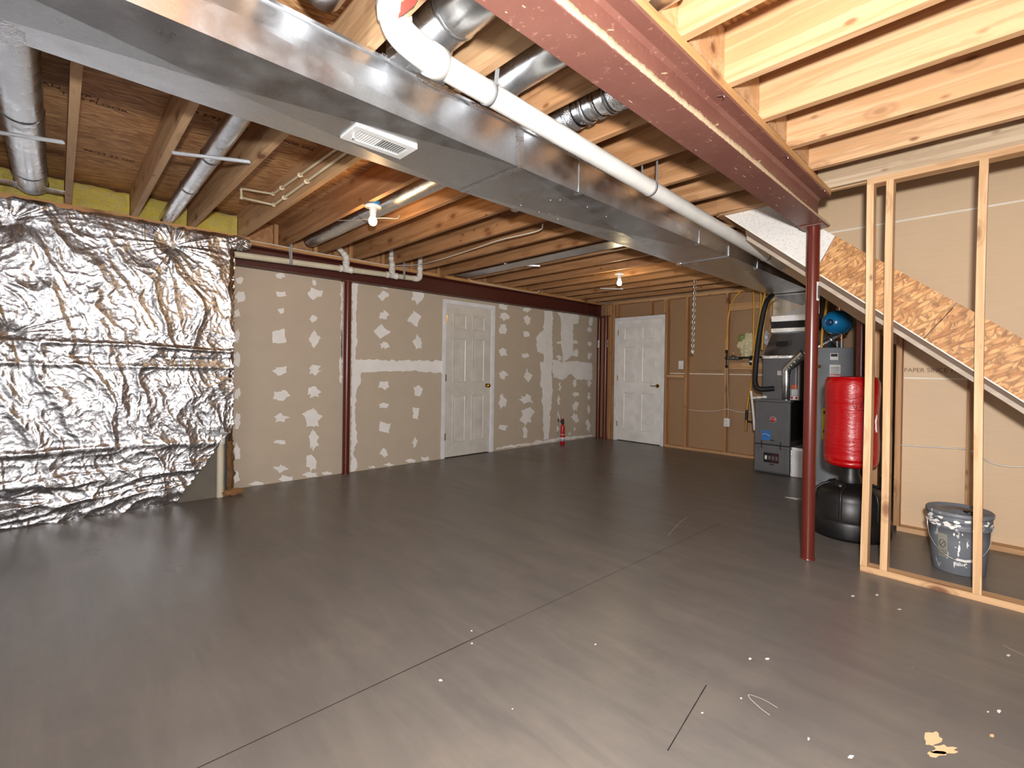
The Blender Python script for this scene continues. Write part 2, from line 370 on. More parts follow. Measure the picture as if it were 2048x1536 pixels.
def bucketmat():
    m_, nt, bs = nm('grey_bucket'); v = coords(nt, rand=False); n1 = noise(nt, v, 16, 4, .7, .5); vz = coords(nt, (1, 1, .35), rand=False); n2 = noise(nt, vz, 22, 3, .6)
    c = mix(nt, ramp(nt, n1, [(.63, (0, 0, 0)), (.66, (1, 1, 1))]), rgb('#6F747B'), rgb('#CFCFCF')); c = mix(nt, ramp(nt, n2, [(.66, (0, 0, 0)), (.69, (1, 1, 1))]), c, rgb('#D6D4D0'))
    L(nt, c, bs.inputs['Base Color']); bs.inputs['Roughness'].default_value = .45; return m_
M['bucket'] = bucketmat()
def emis(name, col, s):
    m_, nt, bs = nm(name); bs.inputs['Base Color'].default_value = (1, 1, 1, 1); bs.inputs['Emission Color'].default_value = col; bs.inputs['Emission Strength'].default_value = s; return m_
M['bulbwarm'] = emis('warm_bulb_glass', (1, .72, .32, 1), 14); M['bulbcool'] = emis('cool_bulb_glass', (1, .95, .82, 1), 14)
# ---------------------------------------------------------------- levels
XW = -5.328       # drywall face of the left wall
YB = 6.76         # stud faces of the back wall
ZB = 2.142; ZT = 2.346; ZJ = 2.383; ZS = 2.62
YR = 4.60         # wall behind the stairs
def YJ(k): return 1.96+.382*k
# ---------------------------------------------------------------- room shell
fl = struct(boxo('floor', (-5.75, 3.3, -3.2, 7.0, -.12, 0), M['floor']), 'smooth grey concrete slab floor with saw-cut joints')
fl.location.z = -.12; WORLD[fl.name] = Vector(fl.location)
# saw cuts as dark recessed-looking grooves (thin inlays)
def strip(p, q, wd, name, mat, parent, z=.0006):
    p = Vector((p[0], p[1], 0)); q = Vector((q[0], q[1], 0)); d = (q-p).normalized(); n = Vector((-d.y, d.x, 0))*wd/2
    K = 14; vs = []
    for i in range(K+1):
        c = p.lerp(q, i/K); j = random.uniform(.75, 1.2); vs += [c+n*j, c-n*j]
    vs = [(a.x, a.y, z) for a in vs]; return build(name, MB().add(vs, [(2*i, 2*i+1, 2*i+3, 2*i+2) for i in range(K)]), mat, parent)
M['groove'] = flat('groove_dark_line', '#191512', .95)
a = Gz(400, 1534); b = Gz(1010, 1248); d_ = (b-a)/np.linalg.norm(b-a)
strip(a-d_*2.5, b, .0045, 'saw_cut', M['groove'], fl); strip(b, b+d_*2.2, .0025, 'saw_cut', M['groove'], fl)
strip(Gz(1335, 1502), Gz(1413, 1370), .004, 'saw_cut', M['groove'], fl)
def blotch(cx, cy, w_, h_, name, mat, parent, seed, z=.0008):
    rnd = random.Random(seed); K = 16; vs = []
    for i in range(K):
        an = 2*math.pi*i/K; rr = rnd.uniform(.55, 1.1); q = Gz(cx+w_/2*rr*math.cos(an), cy+h_/2*rr*math.sin(an)); vs.append((q[0], q[1], z))
    return build(name, MB().add(vs, [tuple(range(K))]), mat, parent)
def stain(name, col):
    m_, nt, bs = nm(name); bs.inputs['Base Color'].default_value = rgb(col); bs.inputs['Roughness'].default_value = .5; return m_
for i, (x, y, w_, h_) in enumerate([(1865, 1478, 40, 34), (1888, 1500, 62, 22), (1872, 1508, 40, 16), (1984, 1472, 12, 8)]):
    blotch(x, y, w_, h_, 'paint_chip', M['peach'], fl, i)
for i, (x, y, w_, h_) in enumerate([(1500, 1318, 8, 5), (1535, 1318, 10, 5), (1706, 1192, 9, 4), (1754, 1190, 7, 4), (1998, 1423, 9, 8), (2017, 1311, 9, 5), (1617, 1478, 5, 7), (1702, 1514, 14, 8), (1799, 1219, 9, 3), (881, 1361, 9, 5), (944, 1287, 5, 4), (943, 1262, 5, 3), (1976, 1424, 5, 4), (1482, 1397, 5, 4), (1191, 1289, 5, 3), (1025, 1418, 4, 3), (1405, 1426, 6, 4)]):
    blotch(x, y, w_, h_, 'plaster_fleck', M['mud'], fl, 50+i)
def scratch(pts, wd=.0014):
    q = curve([Gz(*p) for p in pts], 5)
    mb = MB(); V = []
    for i, c in enumerate(q):
        t = (q[min(i+1, len(q)-1)]-q[max(i-1, 0)]).normalized(); n = Vector((-t.y, t.x, 0))*wd/2; V += [(c.x+n.x, c.y+n.y, .0009), (c.x-n.x, c.y-n.y, .0009)]
    mb.add(V, [(2*i, 2*i+1, 2*i+3, 2*i+2) for i in range(len(q)-1)]); return build('scratch', mb, M['mud'], fl)
for p in ([(1555, 1416), (1528, 1400), (1500, 1390), (1499, 1396), (1520, 1416), (1540, 1431)], [(2006, 1290), (2020, 1298), (2048, 1311)], [(1336, 1071), (1355, 1050), (1374, 1034)]): scratch(p)
# ceiling: OSB subfloor with joists as pieces
ceil = boxo('ceiling', (-5.75, -1.62, -3.2, 7.0, ZS, ZS+.02), M['subfloor']); struct(ceil, 'underside of brown strand-board subfloor between joists')
boxo('subfloor_panel', (-1.62, 3.3, -3.2, 3.53, ZS, ZS+.02), M['subfloor'], ceil)
boxo('subfloor_panel', (-1.62, 3.3, 4.68, 7.0, ZS, ZS+.02), M['subfloor'], ceil)
jl = jr = None
ks = list(range(-13, 13))
for k in ks:
    Y = YJ(k)
    x1 = -.935 if k <= 3 or k >= 7 else -1.60
    b_ = (-5.62, x1, Y-.022, Y+.014, ZJ+random.uniform(-.002, .002), ZS)
    build('joist', MB().box(*b_), M['joist_lit'] if k <= -2 else M['joist_dim'], ceil)
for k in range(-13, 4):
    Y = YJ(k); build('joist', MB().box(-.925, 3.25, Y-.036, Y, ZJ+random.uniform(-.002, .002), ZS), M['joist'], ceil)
for k in (4,): build('joist', MB().box(-1.60, -.93, 3.452, 3.488, ZJ, ZS), M['joist_dim'], ceil); build('joist', MB().box(-.925, 3.25, 3.452, 3.488, ZJ, ZS), M['greywood'], ceil); build('joist', MB().box(-1.60, 3.25, 3.490, 3.528, ZJ-.004, ZS), M['joist'], ceil)
build('header', MB().box(-1.64, -1.602, 3.53, 4.62, ZJ, ZS), M['joist_dim'], ceil)
for k in range(7, 12):
    Y = YJ(k)+.03; build('joist', MB().box(-.925, 3.25, Y-.036, Y, ZJ, ZS), M['joist'], ceil)
for k in range(-2, 12):   # blocking over the left steel beam
    build('blocking', MB().box(-5.40, -5.364, YJ(k)+.016, YJ(k+1)-.024, ZJ, ZS-.005), M['joist_dim'], ceil)
    build('blocking', MB().box(-5.355, -5.32, YJ(k+1)-.062, YJ(k+1)-.024, ZJ, ZS-.005), M['stud_dark'], ceil)
for k in range(-3, 3): build('blocking', MB().box(-.905, -.87, YJ(k)+.002, YJ(k+1)-.038, ZJ+.03, ZS-.005), M['joist'], ceil)
def txt(s_, loc, size, xdir, ydir, mat, parent, name='lettering', extr=.0004):
    c = bpy.data.curves.new(name, 'FONT'); c.body = s_; c.size = size; c.extrude = extr; c.materials.append(mat); c.align_x = 'CENTER'; c.align_y = 'CENTER'
    o = bpy.data.objects.new(name, c); COL.objects.link(o)
    if parent: o.parent = parent
    X = Vector(xdir).normalized(); Yv = Vector(ydir).normalized(); Z = X.cross(Yv)
    bpy.context.view_layer.update(); me = bpy.data.meshes.new_from_object(o); bpy.data.objects.remove(o); o = bpy.data.objects.new(name, me); COL.objects.link(o)
    if parent: o.parent = parent
    mm = Matrix((X, Yv, Z)).transposed().to_4x4(); mm.translation = Vector(loc)-wloc(parent); o.matrix_local = mm; WORLD[o.name] = Vector(loc); return o
for (x, y, s_) in [(105, 172, '24 - SPAN  EXP 1'), (190, 205, 'T&G FLOOR'), (440, 240, 'PS 2-92  23/32'), (220, 312, '48/24 24 OC'), (595, 290, 'SIZED FOR SPACING')]:
    p = Gz(x, y, ZS-.001); txt(s_, p, .05, (0, 1, 0), (1, 0, 0), M['inkwood'], ceil)
p = Gz(1500, 45, ZS-.001); txt('APA RATED STURD-I-FLOOR', p, .045, (1, 0, 0), (0, 1, 0), M['inkwood'], ceil)
# ---- back wall
xr = -.55
wb = struct(boxo('wall_back', (-5.75, xr, YB+.085, YB+.10, 0, ZS), M['paper_back']), 'brown paper-backed board behind bare studs at far end')
def gx_at(px, py, Y): return float(Gy(px, py, Y)[0])
boxo('bottom_plate', (-3.93, xr, YB, YB+.084, 0, .036), M['plate'], wb)
boxo('top_plate', (-5.0, xr, YB, YB+.084, ZJ-.05, ZJ-.004), M['plate'], wb)
def stud(x, z0, z1, Y0, Y1, par, mat, wd=.036): return boxo('stud', (x, x+wd, Y0, Y1, z0, z1), mat, par)
zt_ = ZJ-.05
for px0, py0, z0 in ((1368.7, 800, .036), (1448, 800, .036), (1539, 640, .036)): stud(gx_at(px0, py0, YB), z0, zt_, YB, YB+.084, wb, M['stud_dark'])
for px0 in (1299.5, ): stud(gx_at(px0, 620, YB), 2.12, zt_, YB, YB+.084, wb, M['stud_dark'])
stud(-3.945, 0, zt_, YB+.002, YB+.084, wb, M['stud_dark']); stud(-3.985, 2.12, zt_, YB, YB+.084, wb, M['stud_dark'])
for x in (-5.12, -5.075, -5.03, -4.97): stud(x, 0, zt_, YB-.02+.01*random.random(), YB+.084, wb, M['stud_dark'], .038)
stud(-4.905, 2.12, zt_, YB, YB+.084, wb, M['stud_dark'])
xa, xb_ = gx_at(1337, 758, YB), gx_at(1367, 758, YB)
boxo('blocking', (-3.905, gx_at(1368, 758, YB), YB, YB+.05, 1.10, 1.137), M['plate'], wb)
boxo('blocking', (gx_at(1456, 614, YB), gx_at(1538, 614, YB), YB+.03, YB+.084, 2.08, 2.18), M['plate'], wb)
boxo('blocking', (gx_at(1456, 724, YB), gx_at(1538, 724, YB), YB+.03, YB+.084, 1.24, 1.33), M['plate'], wb)
z1 = float(Gy(1420, 748, YB+.084)[2]); boxo('sheet_edge', (-3.9, -1.2, YB+.081, YB+.085, z1-.006, z1+.006), M['paperedge'], wb)
txt('PAPER SINCE 1902', (float(Gy(1420, 741, YB+.08)[0]), YB+.083, z1+.045), .045, (1, 0, 0), (0, 0, 1), M['inkfaint'], wb)
# ---- left wall (drywall) with a door opening
D1a, D1b = 3.555, 4.365
wl = struct(boxo('wall_left', (XW-.016, XW, 1.15, D1a, 0, ZB-.002), M['drywall']), 'taupe drywall wall with unsanded joint compound patches')
boxo('drywall_sheet', (XW-.016, XW, D1b, 7.0, 0, ZB-.002), M['drywall'], wl)
boxo('drywall_sheet', (XW-.016, XW, D1a, D1b, 2.07, ZB-.002), M['drywall'], wl)
boxo('backing', (XW-.12, XW-.10, 1.1, 7.0, 0, ZS), M['dark'], wl)
build('corner_board', MB().box(XW-.10, XW-.0005, 1.148, 1.166, 0, ZB), M['drywall'], wl)
rp = random.Random(3)
def patch(pxpts, jit, name='compound_patch', off=.0012, sub=4):
    pts = []
    n = len(pxpts)
    for i in range(n):
        a_, b2 = np.array(pxpts[i], float), np.array(pxpts[(i+1) % n], float); ln = np.linalg.norm(b2-a_); K = max(1, int(ln/sub))
        for k in range(K):
            c = a_+(b2-a_)*k/K+np.array([rp.gauss(0, jit), rp.gauss(0, jit)]); pts.append(c)
    vs = []
    for c in pts:
        q = Gx(c[0], c[1], XW); vs.append((q[1], min(max(q[2], .002), ZB-.004)))
    if any(1.13 > v[0] for v in vs): vs = [(max(v[0], 1.172), v[1]) for v in vs]
    return build(name, MB().prism(vs, 'x', XW, XW+off), M['mud'], wl)
def blob(cx, cy, w_, h_):
    """a trowelled dab: a few straight knife edges and one ragged tail"""
    out = []; n = rp.choice((4, 5, 5, 6)); ph = rp.uniform(0, 6); sk = rp.uniform(-.3, .3); tail = rp.randrange(n)
    for i in range(n):
        an = 2*math.pi*i/n+ph+rp.uniform(-.25, .25); r1 = rp.uniform(.9, 1.12)
        x = w_/2*math.cos(an)*r1; y = h_/2*math.sin(an)*r1; out.append((cx+x+sk*y*.5, cy+y))
        if i == tail or rp.random() < .35:   # notch
            an += math.pi/n; r1 = rp.uniform(.5, .72); out.append((cx+w_/2*math.cos(an)*r1, cy+h_/2*math.sin(an)*r1))
    return out
L1 = [(1050,398,36,36),(1055,470,50,60),(1040,540,34,40),(1038,640,32,80),(1040,740,36,70),(1042,895,34,65),(1040,1015,32,70),(1040,1150,30,80),(1035,1260,36,60),(1228,377,46,26),(1236,458,56,32),(1235,530,30,30),(1228,645,90,80),(1230,792,66,50),(1230,900,80,50),(1235,1002,72,42),(1228,1105,60,24),(1235,1222,70,40),(1255,1265,70,30),(1380,405,20,30),(1380,452,72,60),(1376,563,34,30),(1380,655,56,86),(1380,788,60,50),(1378,888,62,60),(1372,1000,90,95),(1378,1100,46,100),(1365,1200,50,80),(1362,1250,80,26),(1435,1243,60,18),(1130,1287,80,22)]
L2 = [(645,55,85,22),(642,118,90,75),(645,268,80,80),(625,395,120,120),(648,503,80,56),(645,808,95,75),(640,962,80,45),(650,1130,110,110),(645,1325,70,70),(690,1415,90,26),(550,1436,80,24),(905,130,110,110),(885,297,115,130),(900,475,75,130),(905,852,85,90),(888,1020,60,130),(880,1250,40,90),(850,1388,90,30),(965,1370,70,40)]
L3 = [(140,70,100,70),(148,170,118,90),(138,300,95,110),(135,530,100,100),(135,765,90,95),(128,1050,90,170),(130,1305,100,80),(380,100,95,60),(378,210,80,100),(368,345,90,85),(360,570,80,70),(385,770,100,150),(365,1015,150,110),(380,1190,160,190),(358,1350,70,140),(712,435,55,35),(708,590,65,65),(712,890,40,105),(702,1025,35,95),(700,1190,40,150),(695,1330,40,90),(880,430,50,50),(878,545,60,85),(868,850,50,90),(878,965,80,50),(875,1085,70,120),(870,1205,80,100),(862,1320,22,35),(818,1370,30,45),(1035,215,50,110),(1018,305,60,70),(1020,450,55,55),(1015,570,45,85),(1015,850,40,90),(1015,980,45,90),(1008,1115,38,100),(1005,1290,45,160)]
for (l, s_, ox, oy) in ((L1, 2.194, 0, 380), (L2, 3.84, 600, 560), (L3, 5.12, 980, 600)):
    for (x, y, w_, h_) in l: patch(blob(ox+x/s_, oy+y/s_, w_/s_, h_/s_), .8)
def band(l, s_, ox, oy, o=.0008): patch([(ox+x/s_, oy+y/s_) for x, y in l], .9, 'joint_tape_band', o, 5)
band([(555,110),(640,110),(638,330),(640,520),(635,800),(635,1000),(612,1200),(605,1430),(550,1430),(540,1150),(530,1000),(520,830),(515,640),(548,630),(550,560),(480,520),(470,400),(500,350),(545,310),(555,200)], 5.12, 980, 600)
band([(690,125),(915,150),(905,240),(855,250),(852,560),(800,600),(745,650),(740,560),(728,500),(728,200)], 5.12, 980, 600)
band([(637,610),(745,640),(840,628),(1040,640),(1050,700),(1045,815),(880,810),(830,760),(740,820),(650,790)], 5.12, 980, 600, .0016)
band([(60,1512),(250,1480),(450,1460),(470,1430),(540,1440),(700,1412),(960,1390),(1050,1375),(1050,1396),(60,1530)], 5.12, 980, 600, .0016)
band([(400,15),(445,15),(430,250),(440,480),(425,590),(430,612),(1095,620),(1095,715),(870,700),(640,700),(470,715),(465,800),(435,830),(420,1000),(430,1160),(440,1240),(410,1330),(440,1400),(430,1465),(388,1472),(395,900)], 3.84, 600, 560)
band([(316,30),(326,30),(320,800),(303,780),(300,620),(315,600)], 3.84, 600, 560)
# ---- doors
def door(name, idx, plane, label, P, w_, mat, knob):
    """P(u,v,n): maps door coordinates to world; u across, v up, n out of the wall"""
    def bx(u0, u1, v0, v1, n0, n1):
        mb = MB(); c = [P(u, v, n) for n in (n0, n1) for v in (v0, v1) for u in (u0, u1)]
        return mb.add(c, [(0, 2, 3, 1), (4, 5, 7, 6), (0, 1, 5, 4), (2, 6, 7, 3), (0, 4, 6, 2), (1, 3, 7, 5)])
    H = 2.045; cw = .052; slab = build(name, bx(cw+.012, w_-cw-.012, .012, H-.005, -.035, -.004), mat)
    struct(slab, label)
    for (u0, u1, v0, v1) in ((0, cw, 0, H+cw), (w_-cw, w_, 0, H+cw), (cw, w_-cw, H, H+cw)):
        build('casing', bx(u0, u1, v0, v1, 0, .014), M['casing'], slab, .003)
        build('jamb', bx(max(u0, cw-.004) if u0 < .1 and u1 < .2 else (w_-cw-.012 if u0 > .5 else cw), (cw+.010) if u1 < .2 else (w_-cw+.002 if u0 > .5 else w_-cw), v0 if v0 < 1 else H-.004, min(v1, H+.002), -.07, .002), M['casing'], slab)
    a0, a1 = cw+.012, w_-cw-.012; W = a1-a0; st = W*.145; mid = W*.13; pw = (W-2*st-mid)/2
    for (v0, v1) in ((.20, .83), (1.0, 1.60), (1.71, 1.92)):
        for u0 in (a0+st, a0+st+pw+mid):
            mb = MB(); V = []; rings = [(0, -.004), (.006, .003), (.016, .002), (.024, -.0035), (.05, -.0005)]
            for (o_, n) in rings: V += [P(u0+o_, v0+o_, n), P(u0+pw-o_, v0+o_, n), P(u0+pw-o_, v1-o_, n), P(u0+o_, v1-o_, n)]
            Fq = []
            for i in range(len(rings)-1):
                for k in range(4): Fq.append((i*4+k, i*4+(k+1) % 4, (i+1)*4+(k+1) % 4, (i+1)*4+k))
            Fq.append(tuple(range(len(V)-4, len(V)))); mb.add(V, Fq); build('door_panel', mb, mat, slab)
    for v in (.24, 1.02, 1.80): build('hinge', bx(cw+.006, cw+.018, v, v+.09, -.003, .006), M['brass'], slab)
    n_ = Vector(P(0, 0, 1))-Vector(P(0, 0, 0)); uu = Vector(P(1, 0, 0))-Vector(P(0, 0, 0))
    kx = w_-cw-.075; c = Vector(P(kx, .955, -.004))
    if knob == 'knob':
        build('door_knob', MB().lathe([(0, 0), (.030, 0), (.030, .006), (.011, .012), (.011, .03), (.024, .036), (.029, .048), (.024, .06), (0, .064)], c, 20, n_), M['brass'], slab)
    else:
        kb = build('door_lever', MB().lathe([(0, 0), (.032, 0), (.032, .006), (.010, .012), (.010, .045), (0, .048)], c, 20, n_).tube([c+n_*.04, c+n_*.045-uu*.03, c+n_*.043-uu*.07+Vector((0, 0, -.006)), c+n_*.042-uu*.11+Vector((0, 0, .004))], .007, 8), M['brass'], slab)
    return slab
door('door_1', 1, None, 'off-white six-panel door with brass knob in the drywall wall', lambda u, v, n: (XW+n, 3.518+u, v), .882, M['door'], 'knob')
door('door_2', 2, None, 'white six-panel door with brass lever in the far stud wall', lambda u, v, n: (-4.922+u, YB-n, v), .972, M['door2'], 'lever')
# ---- foundation wall under the foil
XF = -5.10
wf = struct(boxo('wall_foundation', (XF-.2, XF, -3.2, 1.075, 0, ZT), M['concrete']), 'rough grey concrete foundation wall, bare at its lower corner')
boxo('sill_plate', (XF-.17, XF+.01, -3.2, 1.25, ZT, ZJ), M['plate_y'], wf)
boxo('rim_board', (-5.70, -5.66, -3.2, 7.0, ZJ, ZS), M['plate_y'], wf)
# closing walls out of view, coloured pale so the foil reflects whiter
struct(boxo('wall_front', (-5.75, 3.3, -3.3, -3.2, 0, ZS), M['mud']), 'plain drywall wall behind the camera')
struct(boxo('wall_right', (3.2, 3.3, -3.2, 7.0, 0, ZS), M['mud']), 'plain pale drywall wall far to the right')
# ---- wall behind the stairs
wr = struct(build('wall_stair', MB().prism([(-.62, 0), (3.2, 0), (3.2, 3.6), (-1.60, 3.6), (-1.60, 2.20), (-.62, 1.40)], 'y', YR, YR+.015), M['paper']), 'tan paper-backed board behind the staircase and studs')
boxo('bottom_plate', (-.62, 3.2, YR-.084, YR-.001, 0, .036), M['plate'], wr)
for (px, py) in ((1788, 950), (1931, 950), (1748, 720)):
    x = gx_at(px, py, YR-.084); z1 = 1.03-.80*x
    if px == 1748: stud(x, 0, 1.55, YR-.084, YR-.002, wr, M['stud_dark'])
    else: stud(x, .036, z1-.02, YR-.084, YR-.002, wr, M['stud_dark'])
def edge_line(p, q, parent, Y):
    a_, b2 = Gy(p[0], p[1], Y), Gy(q[0], q[1], Y); return boxo('sheet_edge', (a_[0], b2[0], Y-.003, Y, (a_[2]+b2[2])/2-.005, (a_[2]+b2[2])/2+.005), M['paperedge'], parent)
za = (Gy(1667, 465, YR)[2]+Gy(2048, 400, YR)[2])/2
boxo('sheet_edge', (-1.2, 3.1, YR-.003, YR, za-.006, za+.006), M['paperedge'], wr)
zb_ = float(Gy(1870, 757, YR)[2]); boxo('sheet_edge', (-.6, 3.1, YR-.003, YR, zb_-.005, zb_+.005), M['paperedge'], wr)
txt('PAPER SINCE 1902', Gy(1868, 741, YR-.002), .045, (1, 0, 0), (0, 0, 1), M['inkfaint'], wr)
struct(boxo('wall_utility', (-.56, -.545, YR+.016, YB+.1, 0, ZS), M['paper']), 'paper-backed side wall of the furnace corner')
st = struct(boxo('wall_stairwell', (-1.66, 3.3, 3.45, 3.46, ZS+.02, 3.6), M['drywall']), 'upper side of the stairwell above the header')
boxo('stairwell_cap', (-1.7, 3.3, 3.4, 4.7, 3.6, 3.62), M['drywall'], st); boxo('stairwell_end', (-1.66, -1.645, 3.46, 4.6, ZS+.02, 3.6), M['drywall'], st)
# ================================================================ STEEL
def ibeam(t, xc, y0, y1, zb, zt, hw, mat):
    fl_ = .014
    build('bottom_flange', MB().box(xc-hw, xc+hw, y0, y1, zb, zb+fl_), mat, t, .002)
    build('top_flange', MB().box(xc-hw, xc+hw, y0, y1, zt-fl_, zt), mat, t, .002)
    mb = MB().box(xc-.005, xc+.005, y0, y1, zb+fl_, zt-fl_)
    for s_ in (-1, 1):   # rolled fillets at the web
        for (za_, zc, sg) in ((zb+fl_, zb+fl_+.014, 1), (zt-fl_, zt-fl_-.014, -1)): mb.prism([(xc+s_*.005, za_), (xc+s_*.019, za_), (xc+s_*.005, zc)], 'y', y0, y1)
    build('web', mb, mat, t)
t = thing('steel_beam', (-.93, 1, ZB), 'rust-red steel I-beam dusted with sawdust overhead above the nearest column', 'beam')
ibeam(t, -.93, -2.6, 3.48, ZB, ZT, .075, M['red'])
# sawdust lying on the bottom flange
from mathutils import noise as mn
mb = MB(); V = []; K = 420; rr = random.Random(5); xe = -.93+.075
for i in range(K+1):
    y = -.6+4.05*i/K; h = (.012+.020*abs(mn.noise(Vector((y*5, 0, 0))))+.010*abs(mn.noise(Vector((y*40, 3, 0)))))*min(1, max(.12, (3.0-y)/.9))
    o_ = .002+.005*abs(mn.noise(Vector((y*25, 7, 0)))); lo = .004*rr.random()
    V += [(xe+.0005, y, ZB+lo), (xe+o_, y, ZB+.010), (xe-.001+o_*.4, y, ZB+.014+h), (xe-.022, y, ZB+.016+h*.9), (xe-.062, y, ZB+.0145)]
Fq = []
for i in range(K):
    for k in range(4): Fq.append((5*i+k, 5*i+k+1, 5*i+k+6, 5*i+k+5))
mb.add(V, Fq, True); o = build('sawdust', mb, M['dust'], t); o['kind'] = 'stuff'
for i in range(60):   # dust smears and scuffs on web and flange
    y = rr.uniform(.2, 3.3); onweb = rr.random() < .5; an0 = rr.uniform(0, 6); w_ = rr.uniform(.003, .026); h_ = rr.uniform(.001, .006)
    if onweb: zc = rr.uniform(ZB+.045, ZT-.06); V = [(-.9245, y+w_*math.cos(q*.7), zc+h_*math.sin(q*.7)*rr.uniform(.5, 1)+w_*.5*math.cos(q*.7)) for q in range(9)]
    else: xc_ = rr.uniform(-.99, -.87); V = [(xc_+h_*.6*math.sin(q*.7)*rr.uniform(.5, 1), y+w_*.8*math.cos(q*.7), ZB-.0006) for q in range(9)]
    build('dust_smear', MB().add(V, [tuple(range(9))]), M['dust'], t)
boxo('wood_plate', (-1.005, -.855, -2.6, 3.49, ZT, ZJ), M['plate_y'], t)
# bent nails sticking out beside the top flange
for (x, y) in ((1445, 193), (1572, 314), (1645, 380)):
    p = Vector(Gx(x, y, -.852)); build('bent_nail', MB().tube([p+Vector((-.02, 0, .01)), p+Vector((.004, 0, .004)), p+Vector((.012, -.01, -.012)), p+Vector((.02, -.03, -.02))], .0016, 6), M['strap'], t)
t = thing('steel_beam', (XW+.035, 3, ZB), 'dark red steel beam along the top of the patched drywall wall', 'beam')
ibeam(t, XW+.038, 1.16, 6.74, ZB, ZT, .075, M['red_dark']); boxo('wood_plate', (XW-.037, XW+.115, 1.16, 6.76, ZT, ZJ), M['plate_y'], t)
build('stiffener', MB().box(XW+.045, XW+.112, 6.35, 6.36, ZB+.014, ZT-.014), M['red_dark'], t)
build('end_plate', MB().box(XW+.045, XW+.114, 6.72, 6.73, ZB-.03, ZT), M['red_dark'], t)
def column(x, y, label, tagz=None, plate=True, R=.0385, h=ZB, toward=(0, -1)):
    t = thing('steel_column', (x, y, 0), label, 'column', None)
    build('pole', MB().lathe([(R, 0.006), (R, h-.008)], (x, y, 0), 28), M['redcol'], t)
    if plate: build('cap_plate', MB().box(x-.07, x+.07, y-.06, y+.06, h-.009, h-.001), M['red'], t, .002)
    build('base_ring', MB().lathe([(R+.006, 0), (R+.005, .006), (R, .012)], (x, y, 0), 24), M['redcol'], t)
    if tagz:
        a0 = math.atan2(toward[1], toward[0]); mb = MB(); V = []
        for i in range(7):
            an = a0+(-.35+.7*i/6)*1.2; V += [(x+(R+.001)*math.cos(an), y+(R+.001)*math.sin(an), tagz-.06), (x+(R+.001)*math.cos(an), y+(R+.001)*math.sin(an), tagz+.06)]
        mb.add(V, [(2*i, 2*i+2, 2*i+3, 2*i+1) for i in range(6)], True); lb = build('paper_label', mb, M['label'], t)
        for j in range(4):
            q = []
            for i in range(5):
                an = a0+(-.30+.12*j)+.08; q.append((x+(R+.0018)*math.cos(an), y+(R+.0018)*math.sin(an), tagz-.045+.02*i))
            build('print_line', MB().tube(q, .0012, 4), M['ink'], lb)
    return t
column(-.93, 3.405, 'nearest red steel column carrying the end of the sawdust-covered beam', 1.72, toward=(1.0, -.25))
column(XW+.035+.005, 2.255, 'red steel column against the drywall left of the off-white door')
q1 = Gz(1195, 874); q2 = Gz(1211, 877)
column(q1[0]+.02, q1[1]-.02, 'left one of the two red columns in the far corner', 1.66, toward=(.35, -.9))
column(q2[0]+.02, q2[1]-.06, 'right one of the paired red columns, beside the far studs', 1.66, toward=(.9, .1))
column(-.93, 4.83, 'red steel column rising behind the red punching bag', None, h=2.0, plate=False)
# ================================================================ PARTITION + STAIRS
t = thing('stud_partition', (0, 3.47, 0), 'open wall frame of bare pale studs before the stairs', 'wall frame')
YP0, YP1 = 3.43, 3.512
sx0 = float(Gy(1719.9, 1140, YP0)[0])
boxo('bottom_plate', (sx0, 3.2, YP0, YP1, 0, .036), M['plate'], t)
boxo('top_plate', (float(Gy(1734, 360, YP0)[0]), 3.2, YP0, YP1-.004, ZJ-.042, ZJ-.005), M['plate'], t)
for i, (px, lean) in enumerate(((1719.5, .004), (1757, .008), (1943, 0))):
    x = float(Gy(px, 1135, YP0)[0]); V = []
    wd = .036; zt2 = ZJ-.042; rr = random.Random(i)
    mb = MB(); K = 14
    for j in range(K+1):   # slightly crooked stud
        z = .036+(zt2-.036)*j/K; bow = .006*math.sin(math.pi*j/K*1.3+i)+lean*j/K; V += [(x+bow, YP0, z), (x+wd+bow, YP0, z), (x+wd+bow, YP1-.004, z), (x+bow, YP1-.004, z)]
    Fq = [(0, 3, 2, 1), (4*K, 4*K+1, 4*K+2, 4*K+3)]
    for j in range(K):
        for k in range(4): Fq.append((4*j+k, 4*j+(k+1) % 4, 4*j+4+(k+1) % 4, 4*j+4+k))
    build('stud', mb.add(V, Fq), M['stud'], t)
for x in (.54, .92, 1.3, 1.7): boxo('stud', (x, x+.036, YP0, YP1-.004, .036, ZJ-.042), M['stud'], t)
# staircase
t = thing('staircase', (.5, 4.05, 0), 'enclosed basement staircase descending to the right, seen from its side', 'stairs')
zt_l = lambda X: 1.42-.80*X
zb_l = lambda X: 1.098-.815*X
zs_l = lambda X: 1.035-.805*X
PA, PB_ = 3.530, 3.542
build('white_side_panel', MB().prism([(-1.575, 2.378), (-1.20, 2.378), (-.838, 2.09), (-.955, 1.868)], 'y', PA, PB_), M['whitepanel'], t)['label'] = 'white weathered board at the top of the stair side'
build('strand_board_panel', MB().prism([(-.834, 2.087), (-.229, zt_l(-.229)), (-.378, zb_l(-.378)), (-.951, 1.865)], 'y', PA, PB_), M['osb'], t)
build('strand_board_panel', MB().prism([(-.225, zt_l(-.225)), (1.05, zt_l(1.05)), (1.05, zb_l(1.05)), (-.374, zb_l(-.374))], 'y', PA, PB_), M['osb'], t)
build('panel_edge', MB().prism([(-1.57, zb_l(-1.57)-.004), (1.05, zb_l(1.05)-.004), (1.05, zb_l(1.05)+.004), (-1.57, zb_l(-1.57)+.004)], 'y', PA-.006, PA-.0005), M['paperedge'], t)
